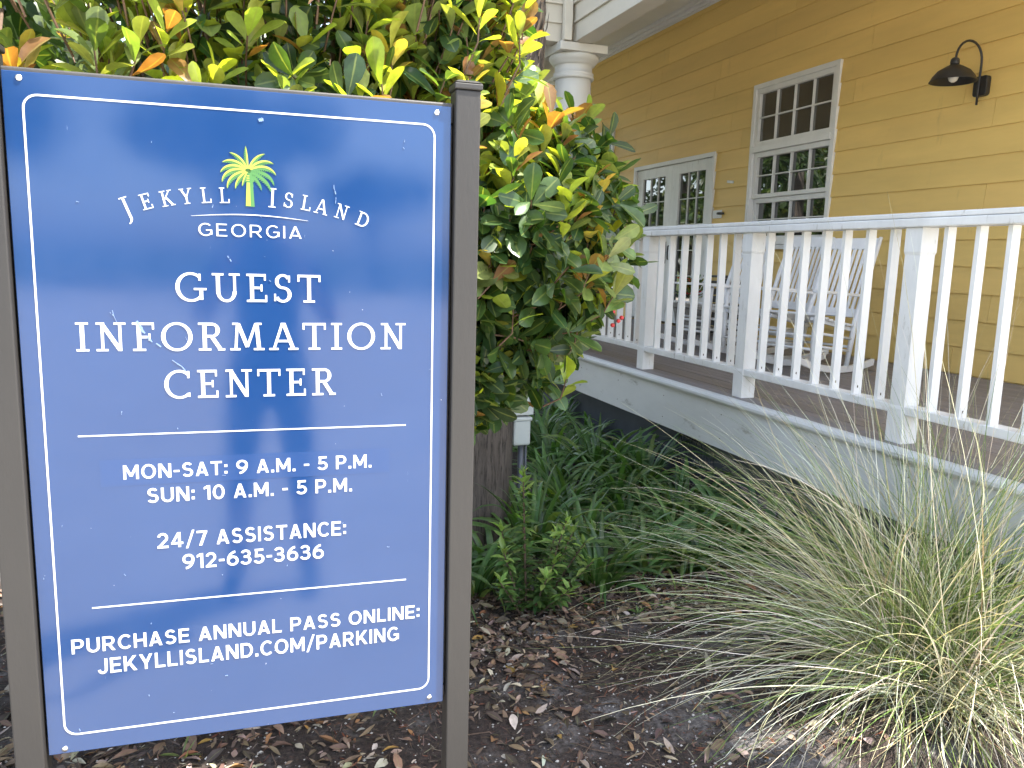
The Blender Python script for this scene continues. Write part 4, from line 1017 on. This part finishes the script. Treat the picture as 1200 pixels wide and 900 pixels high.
# mulch slivers
n = 20000; xy = np.array([(r_.uniform(-1.2, 2.6), 1.8 + 2.2 * r_.random() ** 1.2) for _ in range(n)])
base = np.array([(x, y, hgt(x, y) + .002) for x, y in xy])
cols = jitter(pick([(.075, .048, .038), (.14, .09, .065), (.032, .024, .02), (.30, .24, .19), (.13, .04, .022)], [5, 3, 5, 1.6, 2], n, r_), .35, r_)
tag(link('mulch', np_mesh('mulch', *ribbons(base, r_.random(n) * 6.28, r_.normal(.1, .25, n), r_.uniform(.008, .045, n), r_.uniform(.002, .007, n), r_.normal(0, .4, n), cols, 3, 1.0, rng=r_)), M['litter']), 'dark shredded mulch covering the planting bed', 'mulch', None, 'stuff')
tw = MB()
for i in range(170):
    x, y = r_.uniform(-1, 2.4), r_.uniform(1.8, 3.8); a_ = r_.random() * 6.28; L2 = r_.uniform(.04, .2); p = Vector((x, y, hgt(x, y) + .006))
    q = p + Vector((math.cos(a_), math.sin(a_), .03)) * L2 * .5; a_ += r_.normal(0, .4); e_ = q + Vector((math.cos(a_), math.sin(a_), -.02)) * L2 * .5
    tw.tube([p, q, e_], [.0018, .0015, .0008], 4, 0, False)
tag(tw.build('fallen_twigs', M['twig']), 'thin fallen twigs lying on the soil', 'twigs', None, 'stuff')
gt = MB()
for i in range(2600):
    x, y = r_.uniform(-.9, 2.3), 1.8 + 1.7 * r_.random() ** 1.3; s = r_.uniform(.0015, .005) * (1.6 if r_.random() < .06 else 1); z = hgt(x, y) + s * .4
    c = Vector((x, y, z)); o6 = [Vector(v) * s * r_.uniform(.7, 1.3) for v in ((1, 0, 0), (-1, 0, 0), (0, 1, 0), (0, -1, 0), (0, 0, .8), (0, 0, -.8))]
    gt.add([c + v for v in o6], [(0, 2, 4), (2, 1, 4), (1, 3, 4), (3, 0, 4), (2, 0, 5), (1, 2, 5), (3, 1, 5), (0, 3, 5)])
tag(gt.build('grit', paint('shell_grit', (.42, .40, .37), .8, .3, 30)), 'pale grit and shell specks on the soil', 'grit', None, 'stuff')
def weed(x, y, nl, ln, label, shape='lance', wd=.35, col=(.09, .16, .035), seed=1):
    q_ = np.random.default_rng(seed); a = np.arange(nl) * 2.399 + q_.random(nl) * .5; e = q_.uniform(.2, 1.1, nl)
    D = np.stack([np.cos(a) * np.cos(e), np.sin(a) * np.cos(e), np.sin(e)], 1); P = D * .008
    L_ = ln * q_.uniform(.6, 1.2, nl)
    o = link('weed', np_mesh('weed', *leaves(P, D, np.tile([0, 0, 1.], (nl, 1)), L_, L_ * wd, jitter([col] * nl, .3, q_), shape, .25, .4, q_)), M['strap'])
    o.location = (x, y, hgt(x, y) + .004); tag(o, label, 'weed')
weed(1.62, 2.86, 9, .045, 'small bright green weed on the bare soil below the strap leaved plants', seed=1)
weed(1.45, 3.02, 12, .03, 'low round leaved dark weed among the fallen leaves', 'obovate', .8, (.05, .1, .03), 2)
weed(.42, 2.42, 11, .07, 'pale green grassy weed just right of the sign panel below its lower edge', 'lance', .12, (.16, .2, .07), 3)
weed(-.62, 2.72, 9, .1, 'green grassy weed beside the sign post at the picture edge', 'lance', .14, (.1, .17, .05), 4)
weed(-.18, 2.35, 6, .06, 'thin grassy weed under the blue sign panel', 'lance', .12, (.14, .19, .06), 5)
weed(.72, 2.42, 9, .05, 'small yellowish grass tuft beside the grey sign post', 'lance', .12, (.2, .2, .08), 6)

# ------------------------------------------------------------------ trees that the windows and the sign mirror
def leafy_crown(seed, n, R, H):
    q_ = np.random.default_rng(seed); cl_ = []
    for i in range(26):
        d = q_.normal(size=3); d /= np.linalg.norm(d); d[2] = abs(d[2]) * .9 - .25; cl_.append((d * np.array([R, R, H]) * q_.uniform(.35, .95), q_.uniform(.22, .42) * R))
    c = q_.integers(26, size=n); d = q_.normal(size=(n, 3)); d /= np.linalg.norm(d, axis=1, keepdims=True)
    P = np.array([cl_[i][0] for i in c]) + d * (np.array([cl_[i][1] for i in c]) * q_.random(n) ** .4)[:, None]
    L_ = q_.uniform(.22, .4, n)
    return np_mesh('crown', *leaves(P, q_.normal(size=(n, 3)), d + q_.normal(size=(n, 3)) * .5, L_, L_ * .6, jitter(pick([(.03, .06, .02), (.06, .10, .03), (.1, .13, .035)], [3, 4, 2], n, q_), .25, q_), 'lance', .2, .2, q_))
oak = thing('broadleaf_tree', 'large broadleaf tree across the parking lot facing the sign', 'tree', (0, 0, 0), 0, 'broadleaf trees across the parking lot')
tm = MB(); tm.tube([(0, 0, -.1), (.1, .05, 1.5), (0, .1, 3.2)], [.38, .3, .24], 12)
for k in range(6): a_ = k * 1.05; tm.tube([(0, .1, 2.9), (1.2 * math.cos(a_), 1.2 * math.sin(a_), 4.6), (2.6 * math.cos(a_), 2.6 * math.sin(a_), 6.2)], [.18, .12, .05], 8)
tm.build('trunk', M['bark'], oak, 0, True)
o = link('crown', leafy_crown(5, 5200, 3.9, 3.2), M['strap'], oak); o.location = (0, 0, 6.0)
spots = [(-11, -27), (-3, -34), (9.5, -25), (17, -33), (-20, -30), (26, -27), (3.5, -40)]
for i, (x, y) in enumerate(spots):
    t = oak if i == 0 else copy_tree(oak); t.location = (x, y, 0); t.rotation_euler = (0, 0, i * 1.3); s = (1, 1.15, .9, 1.2, 1.0, 1.1, .8)[i]; t.scale = (s, s, s * .92)
side = [(-9, 13), (-13, 21), (-8, 30), (-17, 34), (-7, 19)]
for i, (x, y) in enumerate(side):
    t = copy_tree(oak); t.location = (x, y, 0); t.rotation_euler = (0, 0, i * 2.1 + .4); s = (.75, 1.05, 1.1, 1.3, .6)[i]; t.scale = (s, s, s)
    t['label'] = 'broadleaf tree on the far side of the lawn facing the porch'; t['group'] = 'broadleaf trees across the lawn'
fp = thing('fan_palm', 'fan palm on the lawn opposite the porch windows', 'tree', (0, 0, 0), 0, 'fan palms opposite the porch')
MB().tube([(0, 0, -.1), (.1, 0, 2), (.05, .1, 4.2)], [.24, .2, .19], 12).build('trunk', M['bark'], fp, 0, True)
o = link('crown', fc, M['strap'], fp); fc_mats = len(fc.materials)
o.location = (.05, .1, 4.3)
for i, (x, y, s) in enumerate(((-3.2, 9.5, .8), (-4.5, 14.5, 1.0), (-2.2, 16.5, .9), (-6, 24, 1.1))):
    t = fp if i == 0 else copy_tree(fp); t.location = (x, y, 0); t.rotation_euler = (0, 0, i * 1.7); t.scale = (s, s, s)
# dark evergreen behind the shrub so no open sky shows through it
ev = copy_tree(oak); ev.location = (-2.4, 7.2, -2.6); ev.scale = (.85, .6, .85); ev.rotation_euler = (0, 0, 1.0)
ev['label'] = 'dense evergreen tree standing behind the glossy shrub'; 
if 'group' in ev: del ev['group']

ev = copy_tree(oak); ev.location = (.25, 5.35, -.35); ev.scale = (.30, .26, .42); ev.rotation_euler = (0, 0, 2.2)
ev['label'] = 'dark bushy tree between the palm trunk and the glossy shrub'
if 'group' in ev: del ev['group']
for i, (x, y, s) in enumerate(((-8, 9, .6), (-9.5, 16, .7), (-8.5, 24, .75), (-10, 33, .8), (-6.5, 40, .7), (-11, 4, .6), (-8.5, 28.5, .75))):
    t = copy_tree(oak); t.location = (x, y, -3.0 * s); t.rotation_euler = (0, 0, i * 1.9); t.scale = (s * 1.3, s * 1.3, s * 1.15)
    t['label'] = 'low bushy tree in the border beyond the added strip'; t['group'] = 'low bushy trees along the added strip'

# ------------------------------------------------------------------ the photographer, mirrored in the sign
def person():
    J = dict(pel=(0, 0, .95, .15, .11), sp=(0, .0, 1.13, .135, .1), ch=(0, .0, 1.33, .16, .11), nk=(0, .015, 1.49, .055, .055), hb=(0, .04, 1.57, .075, .085), hd=(0, .045, 1.67, .08, .1), ht=(0, .04, 1.735, .06, .075))
    E_ = [('pel', 'sp'), ('sp', 'ch'), ('ch', 'nk'), ('nk', 'hb'), ('hb', 'hd'), ('hd', 'ht')]
    for s, k in ((-1, 'a'), (1, 'b')):
        J.update({'sh' + k: (s * .185, .0, 1.415, .065, .06), 'el' + k: (s * .25, .12, 1.19, .044, .044), 'wr' + k: (s * .12, .325, 1.42, .03, .026), 'pa' + k: (s * .098, .375, 1.475, .034, .018),
                  'hi' + k: (s * .095, 0, .88, .095, .095), 'kn' + k: (s * .125, .02, .49, .062, .062), 'ca' + k: (s * .135, -.02, .34, .056, .056), 'an' + k: (s * .15, 0, .085, .04, .045), 'to' + k: (s * .175, .17, .035, .042, .032)})
        E_ += [('ch', 'sh' + k), ('sh' + k, 'el' + k), ('el' + k, 'wr' + k), ('wr' + k, 'pa' + k), ('pel', 'hi' + k), ('hi' + k, 'kn' + k), ('kn' + k, 'ca' + k), ('ca' + k, 'an' + k), ('an' + k, 'to' + k)]
        for f in range(4):
            z = 1.49 - .017 * f
            J['f%d' % f + k] = (s * .094, .398, z + .012, .009, .009); J['g%d' % f + k] = (s * .07, .416 - .002 * f, z + .012, .008, .008); J['h%d' % f + k] = (s * .05, .41, z + .01, .007, .007)
            E_ += [('pa' + k, 'f%d' % f + k), ('f%d' % f + k, 'g%d' % f + k), ('g%d' % f + k, 'h%d' % f + k)]
        J['t0' + k] = (s * .085, .36, 1.452, .011, .011); J['t1' + k] = (s * .062, .378, 1.462, .009, .009); E_ += [('pa' + k, 't0' + k), ('t0' + k, 't1' + k)]
    keys = list(J); me = bpy.data.meshes.new('body'); me.from_pydata([J[k][:3] for k in keys], [(keys.index(a), keys.index(b)) for a, b in E_], [])
    o = bpy.data.objects.new('body', me); COL.objects.link(o)
    o.modifiers.new('skin', 'SKIN'); ss = o.modifiers.new('sub', 'SUBSURF'); ss.levels = ss.render_levels = 2
    for i, k in enumerate(keys): me.skin_vertices[0].data[i].radius = J[k][3:]; me.skin_vertices[0].data[i].use_root = (k == 'pel')
    dg = bpy.context.evaluated_depsgraph_get(); m2 = bpy.data.meshes.new_from_object(o.evaluated_get(dg)); bpy.data.objects.remove(o); m2.name = 'body'
    for m in (plain('skin', (.45, .27, .19), .55), paint('shirt_cloth', (.07, .08, .10), .9), paint('shorts_cloth', (.06, .06, .07), .9), plain('shoe', (.05, .05, .055), .6)): m2.materials.append(m)
    for p in m2.polygons:
        c = p.center; arm = abs(c.x) > .17 or c.y > .16
        p.material_index = 3 if c.z < .11 else 2 if .42 < c.z < .98 else 1 if (.98 <= c.z < 1.47 and not (arm and c.z < 1.25) and c.y < .2) else 0
        p.use_smooth = True
    P = thing('person', 'person in dark shirt and shorts photographing the sign, seen as a reflection', 'person', (-.03, -.43, .03))
    b = bpy.data.objects.new('body', m2); COL.objects.link(b); b.parent = P
    h = MB(); h.lathe([(.088, 0), (.096, .04), (.094, .075), (.07, .115), (.03, .135)], 20, (0, .03, 1.665)); h.build('hair', plain('brown_hair', (.05, .03, .02), .7), P, 0, True)
    e = MB()
    for s in (-1, 1): e.lathe([(.002, -.011), (.009, -.006), (.011, 0), (.009, .006), (.002, .011)], 10, (s * .032, .128, 1.66))
    e.build('eyes', plain('eye', (.6, .6, .6), .2), P, 0, True)
    ph = MB().box(-.075, .075, -.004, .004, -.037, .037).build('phone', M['black'], None, .003); ph.location = (-.03, -.03, 1.515)
    tag(ph, 'dark phone held up by the person photographing the sign', 'phone')
person()
